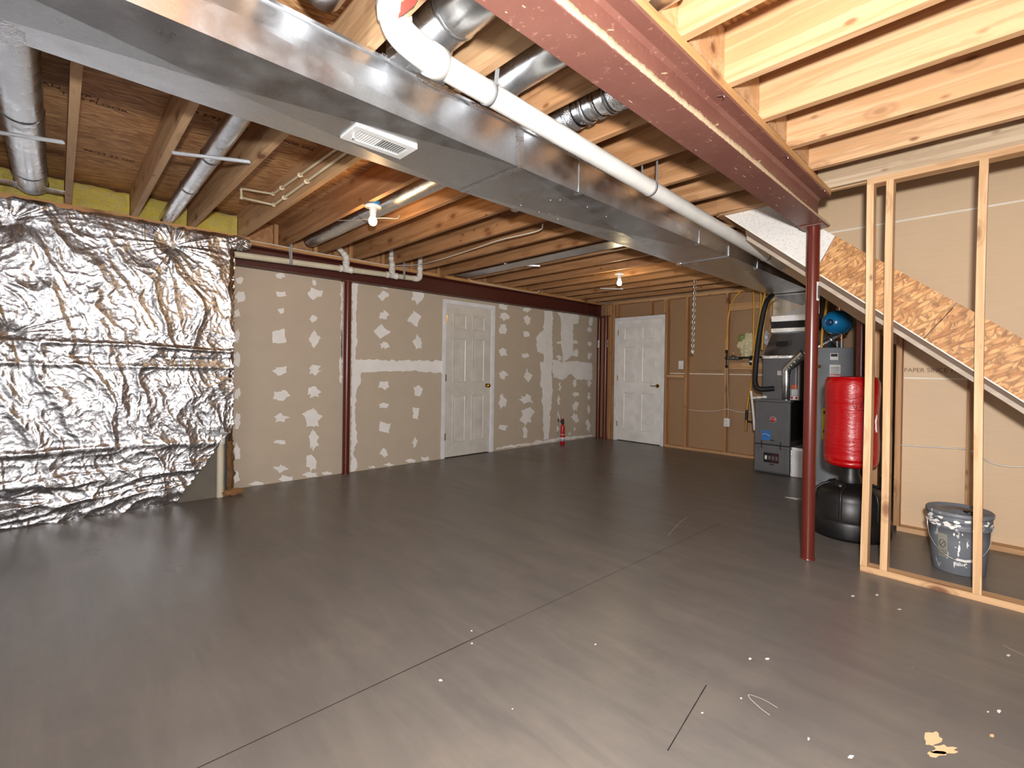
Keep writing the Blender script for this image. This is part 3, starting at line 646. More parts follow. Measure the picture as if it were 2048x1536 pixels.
build('stringer', MB().prism([(-1.42, zs_l(-1.42)+.03), (1.05, zs_l(1.05)+.03), (1.05, zs_l(1.05)+.26), (-1.42, zs_l(-1.42)+.19)], 'y', PB_+.002, PB_+.04), M['darkwood'], t)
build('stringer', MB().prism([(-1.3, zs_l(-1.3)+.03), (1.05, zs_l(1.05)+.03), (1.05, zs_l(1.05)+.26), (-1.3, zs_l(-1.3)+.26)], 'y', YR-.045, YR-.002), M['stud_dark'], t)
build('stair_ledger', MB().prism([(-1.405, zs_l(-1.405)), (1.05, zs_l(1.05)), (1.05, zs_l(1.05)+.030), (-1.405, zs_l(-1.405)+.030)], 'y', PA-.004, PB_+.001), M['ledger'], t)
build('upper_board', MB().prism([(-1.25, 2.376), (-.99, 2.376), (-.97, 2.36), (-.97, 2.17)], 'y', PB_+.002, PB_+.02), M['greywood'], t)
for i in range(9):
    X = -1.28+.245*i; z = zt_l(X+.27)-.02
    if z > 2.2: continue
    boxo('tread', (X, X+.27, PB_+.042, YR-.047, z-.03, z), M['plate_y'], t); boxo('riser', (X+.25, X+.265, PB_+.042, YR-.047, z-.21, z-.03), M['plate_y'], t)
# ================================================================ FOIL BLANKET
def perlin(x, y, seed):
    rs = np.random.RandomState(seed); G = rs.rand(256)*2*np.pi; P = rs.permutation(256)
    xi = np.floor(x).astype(int); yi = np.floor(y).astype(int); xf = x-xi; yf = y-yi
    def g(ix, iy): h = G[(P[(ix) & 255]+iy) & 255]; return np.cos(h), np.sin(h)
    def s(t_): return t_*t_*t_*(t_*(t_*6-15)+10)
    u, v = s(xf), s(yf); out = 0
    for dx in (0, 1):
        for dy in (0, 1):
            gx, gy = g(xi+dx, yi+dy); out = out+(gx*(xf-dx)+gy*(yf-dy))*(u if dx else 1-u)*(v if dy else 1-v)
    return out
NY, NZ = 430, 380
zz = np.linspace(0.0, 1, NZ)[None, :]*(2.372)+np.zeros((NY, 1)); uu = np.linspace(0, 1, NY)[:, None]+np.zeros((1, NZ))
uu = uu**.8
ym = 1.118-.42*np.clip((.62-zz)/.62, 0, 1)**1.0+.0
ym = ym+.016*perlin(zz*14, zz*0+3.3, 5)+.02*perlin(zz*40, zz*0+.7, 6)
yy = -1.9+uu*(ym+1.9)
def ridge(x, y, s_): return (1-np.abs(perlin(x, y, s_))*2.2)**2
D = .035*np.sin(np.pi*np.clip(zz/2.37, 0, 1))**.6+.012
pins = [tuple(Gx(px, py, XF+.03)[1:]) for px, py in ((18, 440), (348, 491), (22, 668), (8, 1000))]+[(-1.0, 2.1), (-1.1, .3)]
W0 = np.zeros_like(D)
for i, (py_, pz_) in enumerate(pins):
    dy, dz = yy-py_, zz-pz_; r_ = np.hypot(dy, dz)+1e-4; th = np.arctan2(dz, dy)
    wob = th*5.2+.5*perlin(yy*3, zz*3, 60+i)
    a_ = np.exp(-r_/.55)*np.clip(r_/.05, 0, 1)
    D += a_*np.clip(.35+1.1*perlin(np.cos(th)*1.7+i, np.sin(th)*1.7, 90+i), .1, 1.1)*(.026*(ridge(np.cos(th)*2.6+7*i, np.sin(th)*2.6+r_*.5, 20+i)-.5)+.010*(ridge(np.cos(th)*6+7*i, np.sin(th)*6+r_*1.0, 30+i)-.5))
    D -= .03*np.exp(-(r_/.07)**2)
    W0 = np.maximum(W0, a_)
for (zc, am, wd_) in ((1.335, .020, .018), (1.25, -.010, .02), (1.17, .014, .02), (.52, .016, .03), (.30, .022, .05), (.12, .026, .06)):
    c_ = zc+.03*perlin(yy*1.4, zz*0+zc*9, 77)-.02*(yy-.3); D += am*np.exp(-((zz-c_)/wd_)**2)*(.7+.6*perlin(yy*2, zz*0+zc, 78))
wx = yy+.12*perlin(yy*3, zz*3, 11); wz = zz+.12*perlin(yy*3+9, zz*3, 12)
D += (.020*(ridge(wx*3.4+wz*.8, wz*1.5, 1)-.5)+.011*(ridge(wx*8+wz*2, wz*4.0, 2)-.5)+.0050*(ridge(wx*22+wz*5, wz*13, 3)-.5)+.0026*(ridge(wx*46, wz*34, 4)-.5))*(1-.35*W0)
low = np.clip((.75-zz)/.75, 0, 1)
D += low*.016*ridge((yy*.5+zz*1.2)*5, (zz-.3*yy)*9, 9)
D = .88*D+.006; D *= np.clip((2.385-zz)/.05, .15, 1)
xx = XF+.004+np.clip(D, .001, .2)
V = np.stack([xx, yy, zz], -1).reshape(-1, 3)
idx = np.arange(NY*NZ).reshape(NY, NZ); Fc = np.stack([idx[:-1, :-1], idx[1:, :-1], idx[1:, 1:], idx[:-1, 1:]], -1).reshape(-1, 4)
me = bpy.data.meshes.new('foil_sheet'); c0 = np.array([XF, -.4, 0]); me.from_pydata((V-c0).tolist(), [], Fc.tolist()); me.polygons.foreach_set('use_smooth', [True]*len(Fc)); me.materials.append(M['foil']); me.update()
t = thing('insulation_blanket', (XF, -.4, 0), 'crinkled silver foil-faced insulation blanket pinned over the foundation wall', 'insulation')
o = bpy.data.objects.new('foil_sheet', me); COL.objects.link(o); o.parent = t
# foil wrapped over the corner strip and the crumpled tuft at its top
M['foilcorner'] = flat('foil_corner', '#8C7158', .3, .9, bumps=1, bscale=30)
mb = MB(); V = []; K = 60
for j in range(K+1):
    z = .50+1.78*j/K
    for (dx, dy) in ((.045, 1.085), (.035, 1.115), (.0, 1.128), (-.10, 1.13), (-.21, 1.135)):
        V.append((XF+dx+.006*math.sin(j*1.7+dy*90), dy+.006*math.sin(j*2.3+dx*70), z))
mb.add(V, [(5*j+k, 5*j+k+1, 5*j+k+6, 5*j+k+5) for j in range(K) for k in range(4)], True); build('corner_wrap', mb, M['foilcorner'], t)
def crumple(c, sx, sy, sz, n, seed, mat, name, parent):
    bm = bmesh.new(); bmesh.ops.create_icosphere(bm, subdivisions=n, radius=1)
    from mathutils import noise as mn
    vs = []
    for v in bm.verts:
        d = 1+.35*mn.noise(v.co*3+Vector((seed, 0, 0)))+.25*abs(mn.noise(v.co*7+Vector((0, seed, 0)))); vs.append((c[0]+v.co.x*sx*d, c[1]+v.co.y*sy*d, c[2]+v.co.z*sz*d))
    bm.verts.ensure_lookup_table(); fs = [tuple(v.index for v in f.verts) for f in bm.faces]; bm.free()
    return build(name, MB().add(vs, fs), mat, parent)
p = Gx(478, 487, XF+.02); crumple(p, .05, .09, .06, 4, 3, M['foil'], 'crumpled_foil_end', t)
# torn kraft paper at the foot
mb = MB(); V = []; rr = random.Random(8)
for j in range(16):
    z = .50-.035*j; z = max(z, .004); wv = .02*rr.random(); yb = 1.085+wv
    V += [(XF-.01, yb, z), (XF+.025+.02*rr.random(), yb+.02, z+.01*rr.random()), (XF-.06, yb+.05+.02*rr.random(), z)]
mb.add(V, [(3*j+k, 3*j+k+1, 3*j+k+4, 3*j+k+3) for j in range(15) for k in range(2)])
M['kraft'] = flat('kraft_paper', '#8A643E', .8, bumps=.6, bscale=50)
kp = build('torn_kraft_facing', mb, M['kraft'], t)
crumple((XF+.02, 1.13, .03), .04, .09, .03, 3, 9, M['kraft'], 'torn_kraft_facing', t)
# yellow batts between the joists
for i, k in enumerate(range(-7, -2)):
    ya, yb = YJ(k)+.018, YJ(k+1)-.026
    bm = MB(); n = 12; V = []
    from mathutils import noise as mn
    for a_ in range(n+1):
        for b2 in range(n+1):
            y = ya+(yb-ya)*a_/n; z = ZJ+.002+(.205)*b2/n; e = min(a_, n-a_, b2, n-b2); V.append((-5.21+.035*min(e, 2)/2+.03*mn.noise(Vector((y*11, z*11, k))), y, z+(.012*mn.noise(Vector((y*14, k, 2))) if b2 == n else 0)))
    Fq = [(a_*(n+1)+b2, (a_+1)*(n+1)+b2, (a_+1)*(n+1)+b2+1, a_*(n+1)+b2+1) for a_ in range(n) for b2 in range(n)]
    bm.add(V, Fq, True); bm.box(-5.40, -5.19, ya+.004, yb-.004, ZJ+.004, ZJ+.185)
    o = build('insulation_batt', bm, M['batt'])
    lab = {-7: 'yellow fibreglass batt beyond the left edge', -6: 'yellow fibreglass batt under the widest round duct', -5: 'yellow fibreglass batt in the empty bay between the first joists', -4: 'yellow fibreglass batt behind the slim round duct', -3: 'yellow fibreglass batt in the bay nearest the red beam'}.get(k, 'yellow fibreglass batt further along the foil wall')
    tag(o, lab, 'insulation', 'yellow batts above the foil wall')
# ================================================================ MAIN DUCT
DX0, DX1, DZ0, DZ1 = -2.21, -1.733, 2.180, 2.378
t = thing('main_duct', (-1.97, 2, DZ0), 'long rectangular galvanised trunk duct running the length of the ceiling', 'duct')
secs = [(-2.6, -.85), (-.85, 1.572), (1.572, 3.985), (3.985, 6.72)]
def duct_section(y0, y1, par):
    mb = MB(); xm = (DX0+DX1)/2; zm = (DZ0+DZ1)/2; ymid = (y0+y1)/2; cz = .020
    # bottom with cross break
    v = [(DX0, y0, DZ0), (DX1, y0, DZ0), (DX1, y1, DZ0), (DX0, y1, DZ0), (xm, ymid, DZ0-cz)]; mb.add(v, [(0, 1, 4), (1, 2, 4), (2, 3, 4), (3, 0, 4)])
    for X, s_ in ((DX0, -1), (DX1, 1)):
        v = [(X, y0, DZ0), (X, y1, DZ0), (X, y1, DZ1), (X, y0, DZ1), (X+s_*.007, ymid, zm)]; mb.add(v, [(0, 1, 4), (1, 2, 4), (2, 3, 4), (3, 0, 4)])
    mb.add([(DX0, y0, DZ1), (DX1, y0, DZ1), (DX1, y1, DZ1), (DX0, y1, DZ1)], [(0, 1, 2, 3)])
    return build('duct_section', mb, M['galv'], par)
for a_, b_ in secs: duct_section(a_, b_, t)
for y in (-.85, 1.572, 3.985):   # taped drive joints
    w2 = .028
    mb = MB()
    for (A, B) in (((DX0, DZ0), (DX1, DZ0)), ((DX1, DZ0), (DX1, DZ1)), ((DX0, DZ1), (DX0, DZ0))):
        K = 16; V = []
        for i in range(K+1):
            x = A[0]+(B[0]-A[0])*i/K; z = A[1]+(B[1]-A[1])*i/K; o_ = .003+.002*random.random()
            dx, dz = (0, -o_) if A[1] == B[1] else ((o_, 0) if A[0] == DX1 else (-o_, 0))
            V += [(x+dx*.3, y-w2+.004*random.random(), z+dz*.3), (x+dx, y, z+dz), (x+dx*.3, y+w2-.004*random.random(), z+dz*.3)]
        mb.add(V, [(3*i+k, 3*i+k+1, 3*i+k+4, 3*i+k+3) for i in range(K) for k in range(2)])
    if y < 3: build('joint_tape', mb, M['galv_tape'], t)
    build('joint_seam', MB().box(DX0-.002, DX1+.002, y-.006, y+.006, DZ0-.005, DZ0+.001), M['galv'], t)
for (px, py, wide) in ((1160, 385, .012), (1403, 486, .010), (1458, 512, .012), (1516, 536, .010)):   # hanger straps down the side
    y = float(Gz(px, py, DZ0)[1]); build('hanger_strap', MB().box(DX1, DX1+.006, y-wide, y+wide, DZ0-.006, DZ1).box(DX1-.03, DX1+.006, y-wide, y+wide, DZ0-.009, DZ0-.004), M['strap'], t)
for (px, py) in ((1365, 527), (1042, 414)):
    q = Gz(px, py, DZ0); build('strap_clip', MB().box(DX0-.01, DX0+.03, q[1]-.02, q[1]+.02, DZ0-.012, DZ0-.001), M['strap'], t)
build('side_flange', MB().box(DX1, DX1+.010, -2.6, 6.7, DZ1-.012, DZ1), M['galv'], t)
build('side_flange', MB().box(DX0-.012, DX0, -2.6, 6.7, DZ1-.012, DZ1), M['galv'], t)
rr = random.Random(4)
for i in range(16):
    px, py = rr.uniform(1000, 1180), 0; q = (rr.uniform(DX0+.06, DX1-.05), rr.uniform(1.75, 2.6)); zq = DZ0-.0045-.009*min(1, (q[1]-1.57)/1.2)
    build('paint_speck', MB().lathe([(.0025+.002*rr.random(), 0), (.0025, -.0015), (0, -.002)], (q[0], q[1], zq), 6), M['mud'], t)
for (px, py, s_) in ((872, 158, .09), (952, 210, .05), (8, 40, .2)):
    if s_ < .15:
        q = Gx(px, py, DX1+.006); crumple((DX1+.006, q[1], DZ1-.012), .006, s_, .012, 3, px, M['galv_tape'], 'joint_tape', t)
q = Gz(20, 30, DZ0-.002); crumple((DX0+.10, q[1]-.02, DZ0-.004), .12, .05, .008, 3, 5, M['galv_tape'], 'joint_tape', t)
# register on the duct's underside
vy0, vy1, vx0, vx1 = .832, 1.108, -2.045, -1.893; cz = DZ0-.020*.60
t = thing('air_register', ((vx0+vx1)/2, (vy0+vy1)/2, cz-.012), 'white louvred air register screwed to the underside of the trunk duct', 'vent')
fr = .022; zz0, zz1 = cz-.008, cz+.006
build('frame', MB().box(vx0, vx1, vy0, vy0+fr*1.3, zz0, zz1).box(vx0, vx1, vy1-fr*1.3, vy1, zz0, zz1).box(vx0, vx0+fr*1.4, vy0+fr*1.3, vy1-fr*1.3, zz0, zz1).box(vx1-fr*1.4, vx1, vy0+fr*1.3, vy1-fr*1.3, zz0, zz1), M['white'], t)
build('damper', MB().box(vx0+.03, vx1-.03, vy0+.03, vy1-.03, cz+.001, cz+.004), M['iron'], t)
for i in range(19):
    y = vy0+.035+i*(vy1-vy0-.07)/18; a_ = .0035 if i > 8 else -.002
    mb = MB().add([(vx0+.028, y-a_*.6, cz-.007), (vx1-.028, y-a_*.6, cz-.007), (vx1-.028, y+a_*.6, cz+.001), (vx0+.028, y+a_*.6, cz+.001), (vx0+.028, y-a_*.6+.003, cz-.007), (vx1-.028, y-a_*.6+.003, cz-.007), (vx1-.028, y+a_*.6+.003, cz+.001), (vx0+.028, y+a_*.6+.003, cz+.001)], [(0, 1, 2, 3), (4, 5, 6, 7), (0, 1, 5, 4), (2, 3, 7, 6), (0, 3, 7, 4), (1, 2, 6, 5)])
    build('louvre', mb, M['white'], t)
build('lever', MB().tube([(vx1-.075, vy0+.022, cz-.006), (vx1-.075, vy0+.022, cz-.02)], .003, 8).lathe([(0, -.026), (.006, -.024), (.006, -.018), (0, -.016)], (vx1-.075, vy0+.022, cz), 10), M['whitemetal'], t)
# ================================================================ ROUND DUCTS
def round_duct(pts, R, label, seams, name='round_duct', tape=()):
    t = thing(name, pts[0], label, 'duct')
    build('pipe', MB().tube(pts, R, 32), M['galv_round'], t)
    P = [Vector(p) for p in pts]; d = (P[1]-P[0]).normalized()
    for s_ in seams:
        c = P[0]+(P[-1]-P[0])*s_; build('crimp_ring', MB().lathe([(R, -.012), (R+.003, -.009), (R+.001, -.003), (R+.004, 0), (R+.001, .003), (R+.003, .009), (R, .012)], c, 32, d), M['galv_round'], t)
    for s_ in tape:
        c = P[0]+(P[-1]-P[0])*s_; build('foil_tape', MB().lathe([(R+.001, -.035), (R+.006, -.025), (R+.003, -.01), (R+.006, .005), (R+.003, .02), (R+.001, .035)], c, 24, d), M['galv_tape'], t)
    return t
t1 = round_duct([(-5.0, -.14, 2.475), (-2.15, -.14, 2.475)], .083, 'widest round metal duct ending over the yellow batt at left', (.12, .5))
c = Vector((-5.0, -.14, 2.475))
build('end_collar', MB().lathe([(.083, -.02), (.088, -.02), (.088, .01), (.083, .012)], c, 32, (1, 0, 0)).tube([c+Vector((-.01, -.02, -.07)), c+Vector((-.01, -.11, -.03))], .012, 4).box(-5.03, -4.9, -.31, -.2, 2.425, 2.43).box(-5.03, -4.9, -.08, .03, 2.425, 2.43), M['galv_round'], t1)
round_duct([(-5.15, .64, 2.425), (-2.10, .64, 2.475)], .052, 'slim round metal duct slanting up beside the third joist', (.33, .55))
round_duct([(-5.05, 1.775, 2.462), (-.98, 1.775, 2.462)], .070, 'round metal duct in the joist bay of the nearer bulb', (.30, .62), tape=())
D_ = WORLD
round_duct([(-1.66, 1.005, 2.50), (1.5, 1.005, 2.50)], .098, 'broad round metal duct behind the white pipe elbow', (.06, ))
round_duct([(-1.66, 1.388, 2.485), (-.80, 1.388, 2.485)], .078, 'round metal duct crossing between white pipe and red beam', (.05, ))
round_duct([(-1.72, .62, 2.50), (1.5, .62, 2.50)], .08, 'round metal duct at the top edge left of the red-sprayed joist', (.1, ))
# taped adjustable elbow on the duct crossing near the beam
t = thing('duct_elbow', (-1.35, 1.775, 2.46), 'taped sheet-metal coupling on the round duct nearest the red beam', 'duct elbow')
P0 = Vector((-1.58, 1.775, 2.46)); ax = Vector((1, 0, 0))
for i, (s_, r_) in enumerate(((0, .074), (.10, .076), (.17, .074), (.24, .078), (.34, .074), (.42, .078))):
    build('crimp_ring', MB().lathe([(r_-.002, -.014), (r_+.004, -.01), (r_, -.003), (r_+.005, 0), (r_, .003), (r_+.004, .01), (r_-.002, .014)], P0+ax*s_, 30, ax), M['galv_round'], t)
build('foil_tape', MB().lathe([(.075, -.03), (.08, -.02), (.076, -.005), (.081, .01), (.076, .03)], P0+ax*.02, 24, ax), M['galv_tape'], t)
build('foil_tape', MB().lathe([(.075, -.05), (.081, -.03), (.077, -.015), (.082, .0), (.077, .02), (.081, .035), (.075, .05)], P0+ax*.31, 24, ax), M['galv_tape'], t)
# sheet metal take-off boots where the ducts leave the trunk
for (yc, R, lab) in ((1.005, .095, 'sheet-metal take-off boot under the white elbow'),):
    t = thing('duct_boot', (-1.69, yc, 2.39), lab, 'duct boot')
    mb = MB(); V = []; n = 16
    sq = []
    for i in range(n):
        an = 2*math.pi*i/n; c_, s_ = math.cos(an), math.sin(an); k_ = 1/max(abs(c_), abs(s_)); sq.append((c_*k_*.13, s_*k_*.07))
    V = [(-1.735, yc+a_, 2.44+b2) for a_, b2 in sq]+[(-1.60, yc+R*math.cos(2*math.pi*i/n), 2.50+R*math.sin(2*math.pi*i/n)) for i in range(n)]
    mb.add(V, [(i, (i+1) % n, n+(i+1) % n, n+i) for i in range(n)]); build('boot', mb, M['galv_round'], t)
    build('foil_tape', MB().box(-1.742, -1.728, yc-.15, yc+.15, 2.372, 2.39), M['galv_tape'], t)
# galvanised straps across the bays
def strapbar(a_, b_, label, nm_='duct_strap'):
    A, B = Vector(a_), Vector(b_); d = (B-A).normalized(); n = d.cross(Vector((0, 0, 1))).normalized()*.011
    mb = MB(); u_ = Vector((0, 0, .002)); c = [A-n-u_, A+n-u_, B-n-u_, B+n-u_, A-n+u_, A+n+u_, B-n+u_, B+n+u_]
    mb.add(c, [(0, 2, 3, 1), (4, 5, 7, 6), (0, 1, 5, 4), (2, 6, 7, 3), (0, 4, 6, 2), (1, 3, 7, 5)])
    f_ = Vector((0, 0, .012)); c = [A-n-f_, A-n*.8-f_, B-n-f_, B-n*.8-f_, A-n, A-n*.8, B-n, B-n*.8]; mb.add(c, [(0, 2, 3, 1), (4, 5, 7, 6), (0, 1, 5, 4), (2, 6, 7, 3), (0, 4, 6, 2), (1, 3, 7, 5)])
    o = build(nm_, mb, M['strap']); tag(o, label, 'strap'); return o
strapbar(Gz(-40, 257, 2.378), Gz(128, 283, 2.378), 'galvanised strap under the widest round duct')
strapbar(Gz(343, 303, 2.378), Gz(500, 322, 2.378), 'galvanised strap under the slim round duct')
q = Gz(1078, 531, 2.378); strapbar(Gz(1008, 527, 2.40), Gz(1080, 531, 2.378), 'galvanised strip end hanging below joists before the far bulb')
strapbar(Gz(1200, 576, 2.40), Gz(1246, 577, 2.378), 'short metal strip beneath the joists under the far bulb')
# flat duct between the far joists (panned return)
o = build('joist_pan', MB().box(-5.1, -2.2, YJ(4)+.05, YJ(4)+.25, 2.372, 2.380), M['galv']); tag(o, 'flat grey sheet-metal pan closing one joist bay beyond the drain pipe', 'duct')
# plenum, coil box and filter rack over the furnace
t = thing('plenum', (-1.85, 6.45, 1.83), 'galvanised plenum box hanging from trunk duct above furnace', 'plenum')
build('upper_box', MB().box(-2.15, -1.63, 6.25, 6.72, 1.85, DZ0-.016), M['galv'], t)
mb = MB(); yq = 6.249; c = [(-2.15, yq, 1.86), (-1.63, yq, 1.86), (-1.63, yq, 2.15), (-2.15, yq, 2.15), (-1.8, yq-.02, 2.0)]; mb.add(c, [(0, 1, 4), (1, 2, 4), (2, 3, 4), (3, 0, 4)]); build('front_panel', mb, M['galv'], t)
build('foil_tape', MB().box(-2.16, -1.63, 6.235, 6.26, 1.83, 1.90).box(-2.16, -1.63, 6.235, 6.26, 1.70, 1.745), M['galv_tape'], t)
build('flex_collar', MB().box(-2.16, -1.625, 6.24, 6.72, 1.745, 1.835), M['blackrub'], t)
mb = MB(); V = [(-2.15, 6.25, 1.70), (-1.63, 6.25, 1.70), (-1.63, 6.7, 1.70), (-2.15, 6.7, 1.70), (-2.17, 6.0, 1.385), (-1.72, 6.0, 1.385), (-1.72, 6.6, 1.385), (-2.17, 6.6, 1.385)]
mb.add(V, [(0, 1, 2, 3), (4, 7, 6, 5), (0, 4, 5, 1), (1, 5, 6, 2), (2, 6, 7, 3), (3, 7, 4, 0)]); cone = build('tapered_transition', mb, M['galv'], t)
build('foil_tape', MB().box(-2.175, -1.715, 5.99, 6.02, 1.37, 1.40), M['galv_tape'], t)
build('warning_sticker', MB().add([(-2.06, 6.119+.012, 1.52), (-1.93, 6.119+.012, 1.52), (-1.93, 6.16+.012, 1.58), (-2.06, 6.16+.012, 1.58), (-2.06, 6.10, 1.52), (-1.93, 6.10, 1.52), (-1.93, 6.147, 1.58), (-2.06, 6.147, 1.58)], [(0, 1, 2, 3), (4, 5, 6, 7)]), M['ink'], t)
# ================================================================ WHITE DRAIN PIPE (right of the duct)
PX = -1.515
def pz(y): return 2.305-.036*(y-1.0)
t = thing('drain_pipe', (PX, 2.5, pz(2.5)), 'large white plastic drain pipe running beside the trunk duct', 'pipe')
build('pipe', MB().tube([(PX, .93, pz(.93)), (PX, 6.2, pz(6.2))], .045, 28), M['pvc'], t)
el = curve([(PX, .985, pz(.98)), (PX, .92, pz(.92)+.004), (PX-.02, .835, pz(.9)+.045), (PX-.015, .80, 2.40), (PX+.02, .775, 2.50)], 6)
build('elbow', MB().tube(el, .053, 28), M['pvc'], t)
build('elbow_hub', MB().lathe([(.05, -.03), (.058, -.03), (.058, .03), (.05, .03)], (PX, .955, pz(.955)), 28, (0, 1, -.036)), M['pvc'], t)
build('elbow_hub', MB().lathe([(.05, -.03), (.058, -.03), (.058, .02), (.05, .02)], (PX-.012, .798, 2.415), 28, (.1, -.2, 1)), M['pvc'], t)
txt('PVC-DWV  ASTM D 2665  NSF-dwv  4" SCH 40', (PX-.028, 1.75, pz(1.75)-.036), .028, (0, 1, -.036), (-.6, 0, .8), M['ink'], t, 'pipe_print')
for (px, py) in ((977, 190), (1293, 375), (1513, 497)):
    y = float(Gz(px, py, pz(2.2) if px > 1200 else 2.29)[1]); c = (PX, y, pz(y))
    st_ = build('hanger_band', MB().lathe([(.046, -.012), (.048, -.012), (.048, .012), (.046, .012)], c, 24, (0, 1, 0)), M['cablegrey'], t)
    build('hanger_tail', MB().add([(PX-.045, y-.012, pz(y)), (PX-.045, y+.012, pz(y)), (PX-.06, y-.002, 2.46), (PX-.06, y+.012, 2.46)], [(0, 1, 3, 2)]).add([(PX+.045, y-.012, pz(y)), (PX+.045, y+.012, pz(y)), (PX+.03, y+.02, 2.46), (PX+.03, y+.036, 2.46)], [(0, 1, 3, 2)]), M['cablegrey'], t)
# ---- drain along the left beam
XP = -5.12
t = thing('drain_pipe', (XP, 2.1, 2.2), 'thin off-white drain pipe with three risers below the left red beam', 'pipe')
pts = [Vector(Gx(px, py, XP)) for px, py in ((466, 508), (692, 540), (784, 552), (836, 558))]
zf = lambda y: pts[0].z+(pts[-1].z-pts[0].z)*(y-pts[0].y)/(pts[-1].y-pts[0].y)
y_e = pts[-1].y
build('pipe', MB().tube([(XP, pts[0].y, zf(pts[0].y)), (XP, y_e-.02, zf(y_e))], .030, 20), M['pvcold'], t)
for i in (1, 2):
    y = pts[i].y; z = zf(y)
    tee = build('tee_fitting', MB().lathe([(.031, -.07), (.037, -.07), (.037, -.045), (.034, -.043), (.034, .043), (.037, .045), (.037, .07), (.031, .07)], (XP, y, z), 20, (0, 1, 0)).lathe([(.034, 0), (.034, .06), (.037, .06), (.037, .085), (.03, .085)], (XP, y, z), 20), M['pvc'], t)
    if i == 1: rp_ = [(XP, y, z+.06), (XP, y, z+.12), (XP-.005, y-.02, z+.16), (XP-.03, y-.07, z+.22), (XP-.04, y-.085, z+.26)]
    else: rp_ = [(XP, y, z+.06), (XP, y-.005, z+.13), (XP-.02, y, z+.20), (XP-.02, y, z+.30)]
    build('riser', MB().tube(curve(rp_, 5), .028, 18), M['pvc'], t)
    build('coupling', MB().lathe([(.029, -.03), (.034, -.03), (.034, .03), (.029, .03)], (XP, y, z+.125), 18).lathe([(.029, -.02), (.033, -.02), (.033, .02), (.029, .02)], Vector(rp_[2]), 18, (Vector(rp_[3])-Vector(rp_[1]))), M['pvc'], t)
build('elbow', MB().tube(curve([(XP, y_e-.06, zf(y_e)), (XP, y_e-.02, zf(y_e)), (XP, y_e+.015, zf(y_e)+.018), (XP, y_e+.025, zf(y_e)+.06)], 5), .035, 18), M['pvc'], t)
build('riser', MB().tube([(XP, y_e+.025, zf(y_e)+.05), (XP, y_e+.025, zf(y_e)+.30)], .029, 18), M['pvc'], t)
build('coupling', MB().lathe([(.029, -.025), (.034, -.025), (.034, .025), (.029, .025)], (XP, y_e+.025, zf(y_e)+.13), 18), M['pvc'], t)
for (px, py) in ((580, 525), (806, 555)):
    y = float(Gx(px, py, XP)[1]); z = zf(y)
    build('hanger_strap', MB().lathe([(.031, -.014), (.033, -.014), (.033, .014), (.031, .014)], (XP, y, z), 18, (0, 1, 0)).add([(XP+.032, y-.012, z), (XP+.032, y+.012, z), (XP+.02, y, z+.22), (XP+.02, y+.012, z+.22), (XP+.03, y-.022, z+.10), (XP+.03, y-.012, z+.20)], [(0, 1, 3, 2), (0, 4, 5)]), M['cablegrey'], t)
# vertical stub with clean-out cap at the bare concrete
q = Gz(432, 995); qx, qy = float(q[0])+.0, float(q[1])+.03
t = thing('cleanout_pipe', (qx, qy, 0), 'upright white drain stub with square plug beside the bare concrete corner', 'pipe')
build('pipe', MB().lathe([(.028, 0), (.028, .50)], (qx, qy, 0), 20), M['pvcold'], t)
build('plug', MB().lathe([(.028, .48), (.036, .48), (.036, .545), (.030, .548), (0, .548)], (qx, qy, 0), 20).box(qx-.014, qx+.014, qy-.014, qy+.014, .548, .562), M['pvc'], t, .002)
# ---- cream water tubing under the joists
t = thing('water_tubing', (-3.9, 1.15, 2.5), 'pair of cream plastic water tubes looping along a joist', 'pipe')
YT = YJ(-2)-.040
def PT(x, y, Y=YT): return Vector(Gy(x, y, Y))
a0, a1 = PT(548, 410), PT(700, 300); b0, b1 = PT(546, 388), PT(668, 302)
la = build('tube', MB().tube([a0, a0+(a1-a0)*1.15], .0085, 10), M['cpvc'], t); build('tube', MB().tube([b0, b0+(b1-b0)*1.15], .0085, 10), M['cpvc'], t)
c0_ = Vector(Gy(483, 395, 1.0)); c1_ = Vector(Gy(482, 377, 1.0))
build('tube', MB().tube([a0, c0_], .0085, 10), M['cpvc'], t); build('tube', MB().tube([b0, c1_], .0085, 10), M['cpvc'], t); build('tube', MB().tube([c0_, c1_], .0085, 10), M['cpvc'], t)
for p in (a0, b0, c0_, c1_): build('elbow_fitting', MB().lathe([(0, -.013), (.012, -.013), (.012, .013), (0, .013)], p, 10), M['cpvc'], t)
for s_ in (.12, .45):
    for (A, B) in ((a0, a1), (b0, b1)): c = A.lerp(B, s_+.05); build('clip', MB().lathe([(0, -.006), (.016, -.006), (.016, .006), (0, .006)], c, 10, (B-A)).box(c.x-.006, c.x+.006, c.y, c.y+.022, c.z-.006, c.z+.018), M['cpvc'], t)
# ================================================================ LAMPS
def lamp(px, py, label, mat, col, energy, box=None):
    p = Gz(px, py, ZJ-.018); x, y, z = map(float, p)
    t = thing('ceiling_lamp', (x, y, z), label, 'lamp')
    if box: build('junction_box', MB().lathe([(0, .035), (.048, .035), (.048, -.005), (0, -.005)], (x, y, z+.012), 8), box, t)
    build('lampholder', MB().lathe([(0, .010), (.056, .010), (.060, .004), (.058, -.004), (.03, -.010), (.024, -.03), (.022, -.058), (0, -.058)], (x, y, z), 28), M['porcelain'], t)
    build('bulb', MB().lathe([(.013, -.052), (.016, -.066), (.026, -.085), (.030, -.103), (.027, -.120), (.016, -.133), (0, -.137)], (x, y, z), 24), mat, t)
    l = bpy.data.lights.new('bulb_light', 'POINT'); l.energy = energy; l.color = col; l.shadow_soft_size = .03
    o = bpy.data.objects.new('bulb_light', l); COL.objects.link(o); o.location = (x, y, z-.175); return (x, y, z)
